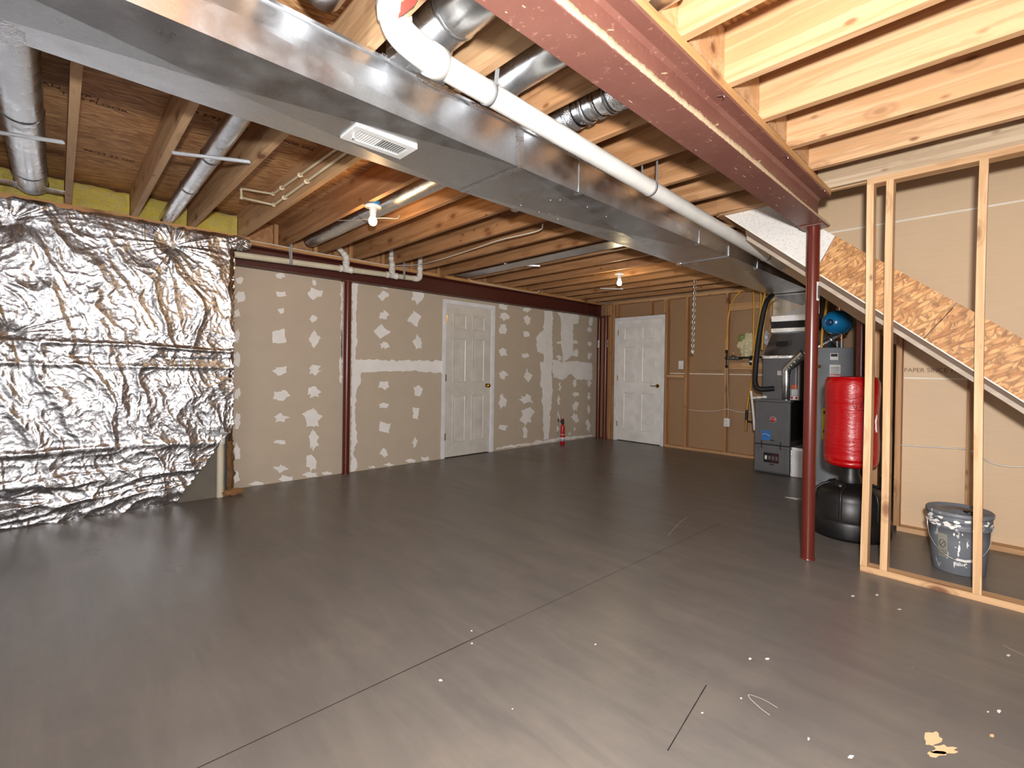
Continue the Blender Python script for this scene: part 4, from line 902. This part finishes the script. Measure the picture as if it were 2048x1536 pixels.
lx, ly, lz = lamp(746, 414, 'bare warm bulb in white holder on blue box near the left beam', M['bulbwarm'], (1, .60, .26), 9, M['bluebox'])
t = tag(build('lamp_wire', MB().tube(curve([(lx-.55, ly-.03, ZJ-.01), (lx-.3, ly+.02, ZJ-.045), (lx-.02, ly+.08, ZJ-.075), (lx+.10, ly+.14, ZJ-.09), (lx+.12, ly+.145, ZJ-.07)], 6), .0035, 6), M['cablegrey']), 'thin grey wire dangling beside the nearer ceiling bulb', 'wire')
lamp(1239, 549, 'bare white bulb in porcelain holder far down the room', M['bulbcool'], (1, .78, .42), 8)
# cable runs
def cable(pts, r_, mat, label, cat='cable', name='cable', n=6): return tag(build(name, MB().tube(curve(pts, n), r_, 6), mat), label, cat)
XB = XW+.118
cable([Gx(495, 480, XB), Gx(560, 492, XB), Gx(640, 507, XB), Gx(700, 517, XB), Gx(775, 530, XB), Gx(830, 530, XB+.02), Vector(Gz(870, 522, 2.376)), Vector(Gz(940, 500, 2.377)), Vector(Gz(1000, 480, 2.376)), Vector(Gz(1075, 462, 2.378)), Vector(Gz(1086, 448, 2.40))], .006, M['cable'], 'white electric cable draped along the left red beam and up the joists')
cable([Gx(932, 548, XB), Gx(944, 562, XB), Gx(985, 570, XB+.005), Gx(1050, 583, XB), Gx(1072, 585, XB), Gx(1080, 580, XB+.03)], .006, M['cable'], 'white electric cable lying on the far half of the left beam')
cable([Gx(1190, 598, XB), Gx(1200, 605, XB), Gx(1222, 608, XB), Gx(1232, 603, XB+.1)], .005, M['cable'], 'short white cable curl above the far paired columns')
YC = YB-.006
cable([Gy(1375, 819, YB+.07), Gy(1400, 822, YB+.06), Gy(1430, 822, YB+.06), Gy(1447, 819, YC), Gy(1458, 819, YC), Gy(1480, 824, YB+.06), Gy(1506, 823, YB+.06)], .005, M['cable'], 'white cable strung low across the far studs')
cable([Gy(1800, 890, YR-.02), Gy(1850, 893, YR-.02), Gy(1928, 898, YR-.02), Gy(1945, 903, YR-.09), Gy(1975, 922, YR-.02), Gy(2010, 932, YR-.02), Gy(2070, 934, YR-.02)], .006, M['cable'], 'white cable running along the wall under the stairs')
cable([Gy(1455, 720, YC), Gy(1455.5, 780, YC), Gy(1456, 832, YC-.005), Gy(1450, 838, YC-.01)], .004, M['cable'], 'white cable dropping to the low outlet box')
# ================================================================ SWITCH, OUTLET, CHAIN, EXTINGUISHER
p = Gy(1362, 730, YB-.01); x, z = float(p[0]), float(p[2])
t = thing('light_switch', (x, YB-.012, z), 'white wall switch on the far wall right of the white door', 'switch')
build('plate', MB().box(x-.042, x+.042, YB-.016, YB-.008, z-.065, z+.065), M['white'], t, .003); build('rocker', MB().box(x-.008, x+.008, YB-.026, YB-.012, z-.012, z+.012), M['white'], t, .002)
p = Gy(1453, 845, YB-.03); x, z = float(p[0]), float(p[2])
t = thing('power_outlet', (x, YB-.03, z), 'white double outlet box low on a far stud', 'outlet')
build('box', MB().box(x-.042, x+.042, YB-.03, YB-.001, z-.06, z+.06), M['white'], t, .003)
for dz in (-.024, .024):
    o = build('socket', MB().lathe([(0, .003), (.017, .003), (.019, 0)], (x, YB-.030, z+dz), 16, (0, -1, 0)), M['porcelain'], t)
    for dx in (-.007, .007): build('slot', MB().box(x+dx-.0015, x+dx+.0015, YB-.0345, YB-.033, z+dz-.005, z+dz+.006), M['ink'], o)
p = Gy(1390, 569, 5.776); x, y = float(p[0]), float(p[1]); mb = MB(); z = 2.388; i = 0; x2 = x-.02
while z > 1.46:
    a_ = (i % 2)*math.pi/2+.4; c = Vector((x+(x2-x)*(2.37-z), y, z-.018)); d1 = Vector((math.cos(a_), math.sin(a_), 0)); ring = [c+d1*(.015*math.cos(q*math.pi/4))+Vector((0, 0, 1))*(.026*math.sin(q*math.pi/4)) for q in range(9)]
    mb.tube(ring, .0052, 5, False); z -= .038; i += 1
mb.tube([(x2, y, 1.47), (x2, y, 1.44), (x2+.01, y, 1.425)], .006, 6)
tag(build('hanging_chain', mb, M['strap']), 'steel link chain hanging from a joist near the far wall', 'chain')
p = Gz(1124, 889); x, y = float(p[0]), float(p[1])+.01
t = thing('fire_extinguisher', (x, y, 0), 'small red fire extinguisher standing against the patched drywall', 'fire extinguisher')
R = .037
build('cylinder', MB().lathe([(0, .004), (R*.9, 0), (R, .01), (R, .27), (R*.92, .295), (R*.6, .318), (R*.45, .325)], (x, y, 0), 28), M['extred'], t)
build('paper_label', MB().lathe([(R+.0008, .06), (R+.0008, .165)], (x, y, 0), 28), M['label'], t)
build('red_panel', MB().lathe([(R+.0014, .115), (R+.0014, .158)], (x, y, 0), 28), M['redlabel'], t); build('blue_panel', MB().lathe([(R+.0014, .068), (R+.0014, .082)], (x, y, 0), 28), M['bluelabel'], t)
build('valve', MB().lathe([(R*.45, .322), (R*.62, .335), (R*.62, .385), (R*.4, .39), (R*.4, .40)], (x, y, 0), 16), M['black'], t)
build('handle', MB().box(x-.012, x+.012, y-.03, y+.03, .398, .412), M['extred'], t, .003); build('nozzle', MB().tube([(x, y-.015, .375), (x-.01, y-.05, .37)], .008, 8), M['black'], t)
# ================================================================ FURNACE
t = thing('furnace', (-2.02, 6.2, 0), 'dark grey upright gas furnace near the far wall', 'furnace')
fx0, fx1, fy0, fy1, fz1 = -2.215, -1.822, 5.90, 6.58, .877
build('cabinet', MB().box(fx0, fx1, fy0+.014, fy1, .01, fz1), M['furnace2'], t, .004)
build('side_panel', MB().box(fx1, fx1+.003, fy0+.03, fy1-.01, .40, fz1-.01), M['blackrub'], t)
zs = .345
dA = build('blower_door', MB().box(fx0+.004, fx1-.004, fy0, fy0+.013, .03, zs-.006), M['furnace'], t, .004); dB = build('burner_door', MB().box(fx0+.004, fx1-.004, fy0, fy0+.013, zs+.006, fz1-.03), M['furnace'], t, .004)
for (za_, zb2, par) in ((.06, zs-.04, dA), (zs+.04, fz1-.07, dB)):
    mb = MB(); e = .005; xa, xb2 = fx0+.05, fx1-.05
    for b_ in ((xa, xb2, za_, za_+e), (xa, xb2, zb2-e, zb2), (xa, xa+e, za_, zb2), (xb2-e, xb2, za_, zb2)): mb.box(b_[0], b_[1], fy0-.003, fy0, b_[2], b_[3])
    build('embossed_rib', mb, M['furnace'], par)
build('seam', MB().box(fx0, fx1, fy0+.003, fy0+.014, zs-.006, zs+.006), M['black'], t)
for x in (fx0+.085, fx1-.095): build('door_clip', MB().box(x-.006, x+.006, fy0-.008, fy0, zs-.045, zs+.045), M['black'], t, .002)
cx_, cz_ = -2.065, .665
em = build('round_badge', MB().lathe([(0, .004), (.036, .004), (.038, 0)], (cx_+.06, fy0-.001, cz_-.02), 28, (0, -1, 0)), M['silverlogo'], t)
ec = Vector((cx_+.06, fy0-.006, cz_-.02))
build('red_field', MB().lathe([(0, .0015), (.030, .0015), (.031, 0)], ec, 28, (0, -1, 0)), M['redlabel'], em)
txt('Rheem', (ec.x, ec.y-.003, ec.z), .021, (1, 0, 0), (0, 0, 1), M['silverlogo'], em)
# swoosh
build('swoosh', MB().tube(curve([ec+Vector((-.028, -.003, .006)), ec+Vector((-.01, -.003, .02)), ec+Vector((.018, -.003, .018))], 5), .0018, 4), M['silverlogo'], em)
lb = build('blue_sticker', MB().box(fx0+.085, fx0+.185, fy0-.002, fy0, zs+.05, zs+.165), M['bluelabel'], t)
build('print_line', MB().tube(curve([(fx0+.09, fy0-.003, zs+.115), (fx0+.13, fy0-.003, zs+.125), (fx0+.18, fy0-.003, zs+.105)], 5), .003, 4), M['label'], lb)
gr = build('window_recess', MB().box(-2.105, -1.935, fy0-.002, fy0, .135, .25), M['black'], t)
build('maroon_panel', MB().box(-2.02, -1.94, fy0-.004, fy0-.002, .145, .24), flat('maroon', '#3C1418', .4), gr)
for i in range(4): build('print_line', MB().box(-2.09+.04*i, -2.065+.04*i, fy0-.005, fy0-.0035, .17, .215), M['label'] if i == 0 else M['furnace'], gr)
for z in (.115, .40): build('door_grip', MB().box(-2.03, -1.99, fy0-.003, fy0, z-.006, z+.006), M['black'], t)
# coil cabinet
kx0, kx1, ky0 = -2.165, -1.745, 5.99
cb = build('coil_cabinet', MB().box(kx0, kx1, ky0, 6.58, fz1+.001, 1.372), M['furnace'], t, .004)
build('corner_trim', MB().box(kx1-.05, kx1-.044, ky0-.004, ky0, fz1+.01, 1.36).box(kx1-.02, kx1-.014, ky0-.004, ky0, fz1+.01, 1.36), M['strap'], cb)
build('ledge', MB().box(fx0-.005, fx1+.005, fy0-.004, fy0+.10, fz1-.022, fz1+.004), M['furnace'], t, .003)
for (px, py, w_, h_, mt) in ((1561, 746, .07, .05, 'label'), (1580, 733, .07, .05, 'label'), (1589, 774, .065, .05, 'orange'), (1589, 784, .065, .075, 'label')):
    p = Gy(px, py, ky0-.003); sv = build('sticker', MB().box(p[0]-w_/2, p[0]+w_/2, ky0-.002, ky0, p[2]-h_/2, p[2]+h_/2), M[mt], cb)
    if mt == 'label':
        for j in range(3): build('print_line', MB().box(p[0]-w_*.38, p[0]+w_*.38, ky0-.0035, ky0-.002, p[2]-h_*.3+j*h_*.28, p[2]-h_*.3+j*h_*.28+.004), M['ink'], sv)
p = Gy(1584, 800, fy0+.02); sv = build('red_dial_plate', MB().box(p[0]-.04, p[0]+.05, ky0-.012, ky0-.001, fz1+.01, fz1+.055), M['label'], t)
for dx in (-.02, .03): build('red_mark', MB().lathe([(0, .002), (.014, .002), (.015, 0)], (p[0]+dx, ky0-.012, fz1+.032), 14, (0, -1, 0)), M['redlabel'], sv)
# insulated line into the coil
q0 = Vector(Gy(1545, 590, 6.1)); pts = [q0, Gy(1533, 605, 6.0), Gy(1524, 640, 5.97), Gy(1516, 690, 5.95), Gy(1511, 740, 5.93), Gy(1511, 768, 5.90), Gy(1520, 778, 5.90), Gy(1548, 777, 5.97)]
tag(build('insulated_line', MB().tube(curve(pts, 8), .030, 14), M['blackrub']), 'thick black insulated refrigerant line curving down into the furnace coil', 'pipe')
# return air drop beside the furnace
t = thing('return_drop', (-1.77, 6.2, 0), 'narrow bright sheet-metal return duct at the furnace right foot', 'duct')
build('duct_body', MB().box(-1.812, -1.66, 5.93, 6.5, .005, .335), M['whitemetal'], t); build('foil_tape', MB().box(-1.814, -1.80, 5.926, 5.932, .01, .33).box(-1.812, -1.66, 5.926, 5.932, .31, .34), M['galv_tape'], t)
# flue pipe
g0 = Vector(Gy(1572.5, 806, 5.945)); g1 = Vector(Gy(1573, 748, 5.945)); g2 = Vector(Gy(1604, 700, 5.90)); g3 = Vector(Gy(1645, 690, 5.93)); g4 = Vector(Gy(1690, 662, 6.05))
g2 = Vector(Gy(1608, 707, 5.88))
t = thing('flue_pipe', g0, 'silver flue pipe rising from furnace and slanting toward the blue tank', 'flue')
build('lower_pipe', MB().tube([g0+Vector((0, 0, -.02)), g0+Vector((0, 0, .05)), ], .030, 22), M['galv_round'], t)
build('draft_pipe', MB().tube([g0+Vector((0, 0, .04)), g0+Vector((0, 0, .06)), g1+Vector((0, 0, -.05)), g1], .048, 26, rs=[.032, .048, .048, .050]), M['galv_round'], t)
el = curve([g1, g1+Vector((.005, 0, .05)), g1.lerp(g2, .35)+Vector((0, 0, .035)), g2], 3)
build('adjustable_elbow', MB().tube(el, .053, 26), M['galv_round'], t)
for i in range(2, len(el)-1, 1): build('elbow_ring', MB().lathe([(.052, -.006), (.056, 0), (.052, .006)], el[i], 24, (el[i+1]-el[i-1])), M['galv_round'], t)
build('slanted_pipe', MB().tube([g2, g3, g4], .048, 26), M['galv_round'], t)
for s_ in (.35, .75): build('elbow_ring', MB().lathe([(.049, -.01), (.055, 0), (.049, .01)], g3.lerp(g4, s_), 24, g4-g3), M['galv_round'], t)
build('vertical_pipe', MB().tube([g4, g4+Vector((-.03, 0.03, .04)), g4+Vector((-.05, .04, .42))], .048, 22), M['galv_round'], t)
# ================================================================ WATER HEATER
hc = Vector(Gd(1661, 800, 5.2)); hx, hy = hc.x, hc.y; R = .215
zt2 = float(CAM[2]+(Gd(1661, 697, 5.2)[2]-CAM[2]))
t = thing('water_heater', (hx, hy, 0), 'tall grey cylindrical water heater behind the red punching bag', 'water heater')
build('tank', MB().lathe([(R, .05), (R, zt2-.01), (R*.97, zt2), (0, zt2+.012)], (hx, hy, 0), 48), M['heater'], t)
build('base', MB().lathe([(R*1.08, 0), (R*1.08, .05), (R, .055)], (hx, hy, 0), 40), M['heater'], t)
dv = (Vector((0, 0, 0))-Vector((hx, hy, 0))).normalized(); a0 = math.atan2(dv.y, dv.x)
def sticker(parent, cx2, cy2, R_, px, z0, z1, half, mat, name='label_sheet', da=0):
    mb = MB(); V = []
    for i in range(9):
        an = a0+da+(-half+2*half*i/8); V += [(cx2+R_*math.cos(an), cy2+R_*math.sin(an), z0), (cx2+R_*math.cos(an), cy2+R_*math.sin(an), z1)]
    return build(name, mb.add(V, [(2*i, 2*i+2, 2*i+3, 2*i+1) for i in range(8)], True), mat, parent)
sticker(t, hx, hy, R+.001, 0, zt2-.13, zt2-.06, .17, M['label'], da=.12); sticker(t, hx, hy, R+.002, 0, zt2-.095, zt2-.066, .14, M['ink'], 'logo_print', .12)
s1 = sticker(t, hx, hy, R+.001, 0, zt2-.42, zt2-.18, .23, M['label'], da=.17); sticker(t, hx, hy, R+.002, 0, zt2-.292, zt2-.28, .23, M['redlabel'], 'red_stripe', .17)
for j in range(5): sticker(t, hx, hy, R+.002, 0, zt2-.21-.016*j, zt2-.205-.016*j, .19, M['ink'], 'print_line', .17)
sticker(t, hx, hy, R+.001, 0, .50, .83, .13, M['yellowlabel'], 'energy_label', -.22)
for z in (.60, .80): sticker(t, hx, hy, R+.002, 0, z-.03, z, .07, M['ink'], 'print_line', -.22)
build('relief_valve', MB().lathe([(0, 0), (.016, 0), (.016, .02), (.008, .03), (.018, .035), (.018, .045), (0, .05)], (hx+R*math.cos(a0-.5), hy+R*math.sin(a0-.5), zt2-.20), 12, (math.cos(a0-.5), math.sin(a0-.5), 0)), M['brass'], t)
for (dx, dy) in ((.10, -.02), (.03, .1)): build('water_nipple', MB().tube([(hx+dx, hy+dy, zt2), (hx+dx, hy+dy, zt2+.08)], .017, 12), M['castmetal'], t); build('copper_pipe', MB().tube([(hx+dx, hy+dy, zt2+.07), (hx+dx, hy+dy, 2.3)], .011, 10), M['copper'], t)
build('draft_hood', MB().tube([(hx-.02, hy, zt2), (hx-.02, hy, zt2+.05)], .06, 16, rs=[.08, .05]), M['galv_round'], t)
# white relief discharge pipe
p = Vector(Gd(1637.5, 800, 5.25)); t = thing('discharge_pipe', (p.x, p.y, 0), 'slim white pipe standing between nearest column and water heater', 'pipe')
build('pipe', MB().tube([(p.x, p.y, .03), (p.x, p.y, 1.12)], .012, 10), M['pvc'], t); build('elbow', MB().tube([(p.x, p.y, 1.11), (p.x, p.y, 1.14), (p.x+.06, p.y+.06, 1.15)], .014, 10), M['pvc'], t)
build('paper_tag', MB().box(p.x-.005, p.x+.09, p.y-.012, p.y-.009, .44, .49), M['label'], t)
# expansion tank
e0 = Vector(Gd(1671, 645, 5.0)); ax = Vector((.35, .85, .02)).normalized()
view = (Vector(CAM)-e0).normalized(); ax = (-view*.78+Vector((_r[0], _r[1], 0))*.55).normalized()
t = thing('expansion_tank', e0, 'small blue expansion tank mounted above the grey water heater', 'tank')
Rt = .125
build('tank', MB().lathe([(0, -.125), (.04, -.122), (.08, -.105), (.108, -.07), (.121, -.03), (Rt, .0), (Rt, .09), (.11, .14), (.07, .165), (0, .175)], e0, 40, ax), M['blue'], t)
build('weld_band', MB().lathe([(Rt, .055), (Rt+.003, .06), (Rt+.003, .068), (Rt, .073)], e0, 40, ax), M['blue'], t)
build('air_cap', MB().lathe([(0, -.150), (.026, -.150), (.034, -.138), (.036, -.118), (.03, -.11)], e0, 24, ax), M['bluedark'], t)
build('copper_pipe', MB().tube([e0+ax*.17, e0+ax*.22, e0+ax*.24+Vector((0, 0, -.12)), (e0+ax*.24).lerp(Vector((hx+.1, hy, zt2+.2)), .6)], .010, 10), M['copper'], t)
# ================================================================ GAS PIPING on the far studs
def ytube(pl, label, r_=.0125): return tag(build('gas_tube', MB().tube(curve([Vector(Gy(*p)) for p in pl], 8), r_, 8), M['yellowtube']), label, 'gas tube')
ytube([(1485, 579, 6.7), (1474, 590, 6.7), (1463, 608, 6.72), (1456, 640, 6.735), (1454.5, 700, 6.735)], 'yellow gas tube curving from ceiling down the leftmost gas stud')
ytube([(1507, 582, 6.6), (1508, 620, 6.6), (1507, 665, 6.6), (1507, 712, 6.6), (1504, 740, 6.62)], 'straight yellow gas tube in the middle of the pipes')
ytube([(1522, 583, 6.5), (1521, 620, 6.5), (1514, 660, 6.52), (1507, 700, 6.55), (1509, 715, 6.55), (1506, 750, 6.55), (1495, 807, 6.6)], 'yellow gas tube slanting down to the low shutoff valve')
ytube([(1532, 560, 6.3), (1530, 585, 6.3), (1525, 612, 6.3), (1518, 650, 6.3), (1509, 700, 6.32), (1507, 712, 6.32)], 'yellow gas tube hugging the black insulated line')
ytube([(1550, 570, 6.2), (1544, 600, 6.2), (1535, 618, 6.4), (1528, 650, 6.4), (1524, 700, 6.4)], 'yellow gas tube just left of the plenum edge')
tag(build('gas_tube', MB().tube(curve([Gd(1656, 590, 5.3), Gd(1652, 620, 5.25), Gd(1645, 660, 5.2), Gd(1643, 696, 5.2)], 8), .013, 8), M['yellowtube']), 'yellow gas tube dropping beside the blue tank', 'gas tube')
t = thing('gas_manifold', Gy(1475, 716, 6.70), 'black iron gas pipe with regulator fixed across the far studs', 'gas pipe')
Yg = 6.70
def PG(x, y): return Vector(Gy(x, y, Yg))
build('iron_pipe', MB().tube([PG(1453, 700), PG(1453, 735)], .012, 10).tube([PG(1453, 716), PG(1524, 714)], .011, 10), M['iron'], t)
build('regulator', MB().lathe([(.0, -.02), (.045, -.02), (.05, -.01), (.05, .0), (.03, .008), (.018, .03), (0, .032)], PG(1466, 714), 20, (0, -.3, 1)).tube([PG(1456, 716), PG(1478, 717)], .022, 12), M['castmetal'], t)
build('vent_screw', MB().tube([PG(1467, 712), PG(1467, 705)], .006, 8), M['brass'], t)
for (x, y) in ((1453, 703), (1453, 716), (1453, 733), (1482, 716), (1504, 714)): build('fitting', MB().lathe([(0, -.018), (.019, -.018), (.019, .018), (0, .018)], PG(x, y), 10, (1, 0, 0) if x > 1460 else (0, 0, 1)), M['iron'], t)
build('valve_body', MB().lathe([(0, -.05), (.030, -.05), (.034, -.03), (.034, .03), (.03, .05), (0, .05)], PG(1504, 723), 18), M['iron'], t); build('paper_label', MB().lathe([(.035, -.012), (.035, .012)], PG(1504, 723), 18), M['label'], t)
t = thing('gas_shutoff', Gy(1493, 835, 6.62), 'small brass and black shutoff valve left of the furnace', 'valve')
Yg = 6.62
build('brass_fitting', MB().tube([PG(1494.5, 807), PG(1494, 822)], .014, 10), M['brass'], t); build('valve_body', MB().tube([PG(1494, 820), PG(1493, 840)], .018, 10), M['iron'], t)
build('drip_leg', MB().tube([PG(1493, 838), PG(1492, 862)], .013, 10), M['brass'], t); build('side_pipe', MB().tube([PG(1494, 842), Vector((fx0+.004, 6.3, PG(1494, 842).z))], .011, 10), M['iron'], t)
# condensate pipe
t = thing('condensate_pipe', Gy(1506, 850, 6.1), 'white condensate pipe with trap at the furnace left side', 'pipe')
YQ = 5.96
def PQ(x, y, Y=YQ): return Vector(Gy(x, y, Y))
build('pipe', MB().tube(curve([PQ(1502, 782), PQ(1504, 800), PQ(1507, 830, 5.97), PQ(1509, 860, 6.0)], 5), .014, 12), M['pvc'], t)
build('branch', MB().tube([PQ(1504, 796), PQ(1534, 794)], .013, 12), M['pvc'], t)
for x in (1504, 1517, 1529): build('fitting', MB().lathe([(.014, -.018), (.019, -.018), (.019, .018), (.014, .018)], PQ(x, 796-(x-1504)*.08), 12, (1, 0, 0) if x > 1510 else (0, 0, 1)), M['pvc'], t)
# plastic bag tucked behind the gas tubes
c = Gy(1497, 690, 6.72); t = thing('plastic_bag', c, 'crumpled cream plastic bag wedged between the far studs', 'bag')
crumple((c[0], 6.73, c[2]), .13, .045, .145, 4, 12, flat('cream_plastic', '#CFC6A0', .35, bumps=.5, bscale=25), 'bag', t)
crumple((c[0]-.09, 6.71, c[2]+.10), .045, .025, .05, 3, 2, flat('green_print', '#7E8B4A', .4), 'printed_corner', t)
c = Gy(1533, 676, 6.72); crumple((c[0], 6.72, c[2]), .03, .03, .10, 3, 5, flat('clear_plastic', '#B9BCC4', .2, bumps=.4, bscale=20), 'clear_end', t)
# ================================================================ PUNCHING BAG
bx_, by_ = -.862, 4.19
t = thing('punching_bag', (bx_, by_, 0), 'free-standing red punching bag on a wide black base under stairs', 'punching bag')
RB = .176; z0, z1 = .505, 1.175
prof = [(0, z0), (RB*.78, z0+.002), (RB*.93, z0+.016), (RB, z0+.05)]
for i in range(13):
    z = z0+.05+(z1-z0-.1)*i/12; prof.append((RB+.004*math.sin(i*.7)+.0015*math.sin(i*3.1), z))
prof += [(RB*.98, z1-.025), (RB*.90, z1-.006), (RB*.8, z1), (0, z1+.002)]
bg = build('bag', MB().lathe(prof, (bx_, by_, 0), 56), M['vinyl'], t)
build('top_seam', MB().lathe([(RB*.93, -.003), (RB*.955, 0), (RB*.93, .004)], (bx_, by_, z1-.008), 48), M['vinyl'], bg)
am = a0 = math.atan2(-by_, -bx_)
def onbag(da, z, r_=RB+.0055): an = am+da; return Vector((bx_+r_*math.cos(an), by_+r_*math.sin(an), z))
ring = [onbag(.30+.27*math.cos(q*math.pi/10), .985+.052*math.sin(q*math.pi/10)) for q in range(21)]
M['inkred'] = flat('faded_black_print', '#4A0A0C', .4)
lg = build('printed_ring', MB().tube(ring, .0016, 5, False), M['inkred'], bg)
build('printed_mark', MB().tube([onbag(.14, .95), onbag(.26, 1.02), onbag(.30, .95), onbag(.42, 1.02), onbag(.46, .96)], .003, 5), M['inkred'], bg)
build('printed_mark', MB().tube([onbag(.95, .80), onbag(.98, .90), onbag(.93, .86), onbag(.99, .78)], .006, 5), M['label'], bg)
build('neck', MB().lathe([(.07, .36), (.075, .42), (.06, .45), (.06, .51)], (bx_, by_, 0), 28), M['black'], t)
RS = .262
prof = [(0, .012), (RS*.9, .012), (RS*.97, .0), (RS, .02), (RS, .115), (RS*.97, .135), (RS*.90, .145), (RS*.885, .27), (RS*.85, .315), (RS*.72, .345), (RS*.45, .37), (RS*.28, .385), (0, .39)]
bs_ = build('base', MB().lathe(prof, (bx_, by_, 0), 64), M['black'], t)
for i in range(6):   # moulded ribs down the shoulder
    an = am-.25+i*math.pi/3; pr = [(RS*.892, .15), (RS*.90, .27), (RS*.862, .322), (RS*.72, .354), (RS*.52, .372)]
    build('moulded_rib', MB().tube([(bx_+r_*math.cos(an), by_+r_*math.sin(an), z) for r_, z in pr], .010, 8), M['black'], bs_)
an = am-.5; build('filler_cap', MB().lathe([(0, .03), (.03, .03), (.034, .0)], (bx_+RS*.5*math.cos(an), by_+RS*.5*math.sin(an), .365), 20), M['black'], bs_)
# wrapped upright strip between the studs
x = float(Gy(1770, 850, 4.46)[0]); t = thing('taped_upright', (x, 4.46, 0), 'slim upright white strip with printed tape behind the second stud', 'pipe')
build('strip', MB().box(x-.012, x+.014, 4.46, 4.49, .0, 1.52), M['pvc'], t, .002)
for z in (.30, .62, 1.02, 1.10, 1.33): build('print_band', MB().box(x-.0125, x+.0145, 4.4585, 4.46, z-.022, z+.022), M['cablegrey'], t)
# ================================================================ BUCKET
ux, uy = -.225, 3.905
t = thing('plastic_bucket', (ux, uy, 0), 'grey plastic bucket with lid, splattered with white paint', 'bucket')
build('body', MB().lathe([(0, .006), (.122, .0), (.128, .006), (.142, .20), (.146, .27), (.152, .272), (.152, .282), (.147, .284), (.149, .315), (.156, .317), (.156, .328), (.150, .33), (.152, .355)], (ux, uy, 0), 56), M['bucket'], t)
ld = build('lid', MB().lathe([(.150, .345), (.161, .345), (.163, .352), (.163, .368), (.157, .374), (.150, .372), (.146, .362), (.06, .362), (.055, .368), (0, .368)], (ux, uy, 0), 56), M['bucket'], t)
build('lid_spout', MB().lathe([(0, .372), (.030, .372), (.030, .362)], (ux+.05, uy-.03, .004), 24), M['black'], ld)
vv = Vector((0, 0, 0))-Vector((ux, uy, 0)); al = math.atan2(vv.y, vv.x)
def cyl(da, z, r_): return Vector((ux+r_*math.cos(al+da), uy+r_*math.sin(al+da), z))
rb_ = lambda z: .128+.07*z
hp = [cyl(-1.25, .30, .158), cyl(-1.15, .25, .160), cyl(-.9, .19, .165), cyl(-.5, .13, .166), cyl(-.15, .105, .164), cyl(.0, .105, .163), cyl(.5, .12, .166), cyl(.95, .19, .166), cyl(1.3, .30, .160)]
hd = build('wire_handle', MB().tube(curve(hp, 6), .0022, 6), M['strap'], t)
build('grip', MB().tube([cyl(-.05, .105, .165), cyl(.2, .104, .167), cyl(.42, .112, .167)], .009, 10), M['label'], hd)
for s_ in (-1.28, 1.33): build('ear', MB().lathe([(0, .006), (.014, .006), (.016, -.006)], cyl(s_, .30, .153), 14, cyl(s_, 0, 1)-Vector((ux, uy, 0))), M['bucket'], t)
mb = MB(); V = []
for i in range(9):
    an = -.72+.36*i/8
    for z in (.095, .235): V.append(cyl(an, z, rb_(z)+.0016))
wl_ = build('warning_label', mb.add(V, [(2*i, 2*i+2, 2*i+3, 2*i+1) for i in range(8)], True), flat('grey_print', '#8C8B80', .5), t)
ring = [cyl(-.54+.11*math.cos(q*math.pi/8), .175+.022*math.sin(q*math.pi/8), rb_(.175)+.003) for q in range(17)]
build('no_entry_ring', MB().tube(ring, .0016, 5, False).tube([ring[2], ring[10]], .0016, 5), M['ink'], wl_)
for j in range(4): build('print_line', MB().tube([cyl(-.68, .108+.011*j, rb_(.11)+.003), cyl(-.54, .108+.011*j, rb_(.11)+.0032), cyl(-.40, .108+.011*j, rb_(.11)+.003)], .0013, 4), M['ink'], wl_)
rr = random.Random(12)
for i in range(30):   # paint along the rim
    da, z = rr.uniform(-1.2, 1.2), rr.uniform(.285, .345); V = [cyl(da+rr.uniform(.04, .14)*math.cos(q*math.pi/4), z+rr.uniform(.004, .012)*math.sin(q*math.pi/4), .1655) for q in range(8)]
    build('paint_splash', MB().add(V, [tuple(range(8))]), M['mud'], t)
for i in range(26):
    da, z = rr.uniform(-.2, .8), rr.uniform(.03, .27); h_ = rr.uniform(.004, .03) if rr.random() < .4 else rr.uniform(.002, .008); w_ = rr.uniform(.02, .05)
    V = [cyl(da+w_*math.cos(q*math.pi/4)*rr.uniform(.6, 1), z+h_*math.sin(q*math.pi/4)*rr.uniform(.6, 1), rb_(z)+.0025) for q in range(8)]
    build('paint_splash', MB().add(V, [tuple(range(8))]), M['mud'], t)
p = cyl(-.1, .42, .1)
# red spray mark on the joist above the elbow, stains and marks stay in place
M['spray'] = flat('red_spray', '#D4584A', .7)
V = []
for q in range(22):
    an = 2*math.pi*q/22; rr_ = random.uniform(.8, 1.05); c = np.array([797, 22])+np.array([48*math.cos(an)*rr_, 13*math.sin(an)*rr_])@np.array([[.80, -.60], [.60, .80]]); V.append(tuple(Gy(c[0], c[1], YJ(-3)-.0225)))
tagsp = build('spray_mark', MB().add(V, [tuple(range(22))]), M['spray'], ceil)
# scrap by the furnace column
p = Gz(1585, 996); tag(build('plaster_scrap', MB().add([(p[0]-.06, p[1]-.02, .002), (p[0]+.05, p[1]-.035, .002), (p[0]+.08, p[1]+.01, .006), (p[0]-.01, p[1]+.02, .003), (p[0]-.06, p[1]-.02, .0), (p[0]+.05, p[1]-.035, .0), (p[0]+.08, p[1]+.01, .0), (p[0]-.01, p[1]+.02, .0)], [(0, 1, 2, 3), (4, 5, 6, 7), (0, 1, 5, 4), (1, 2, 6, 5), (2, 3, 7, 6), (3, 0, 4, 7)]), M['mud']), 'pale scrap on the floor left of nearest column', 'scrap')
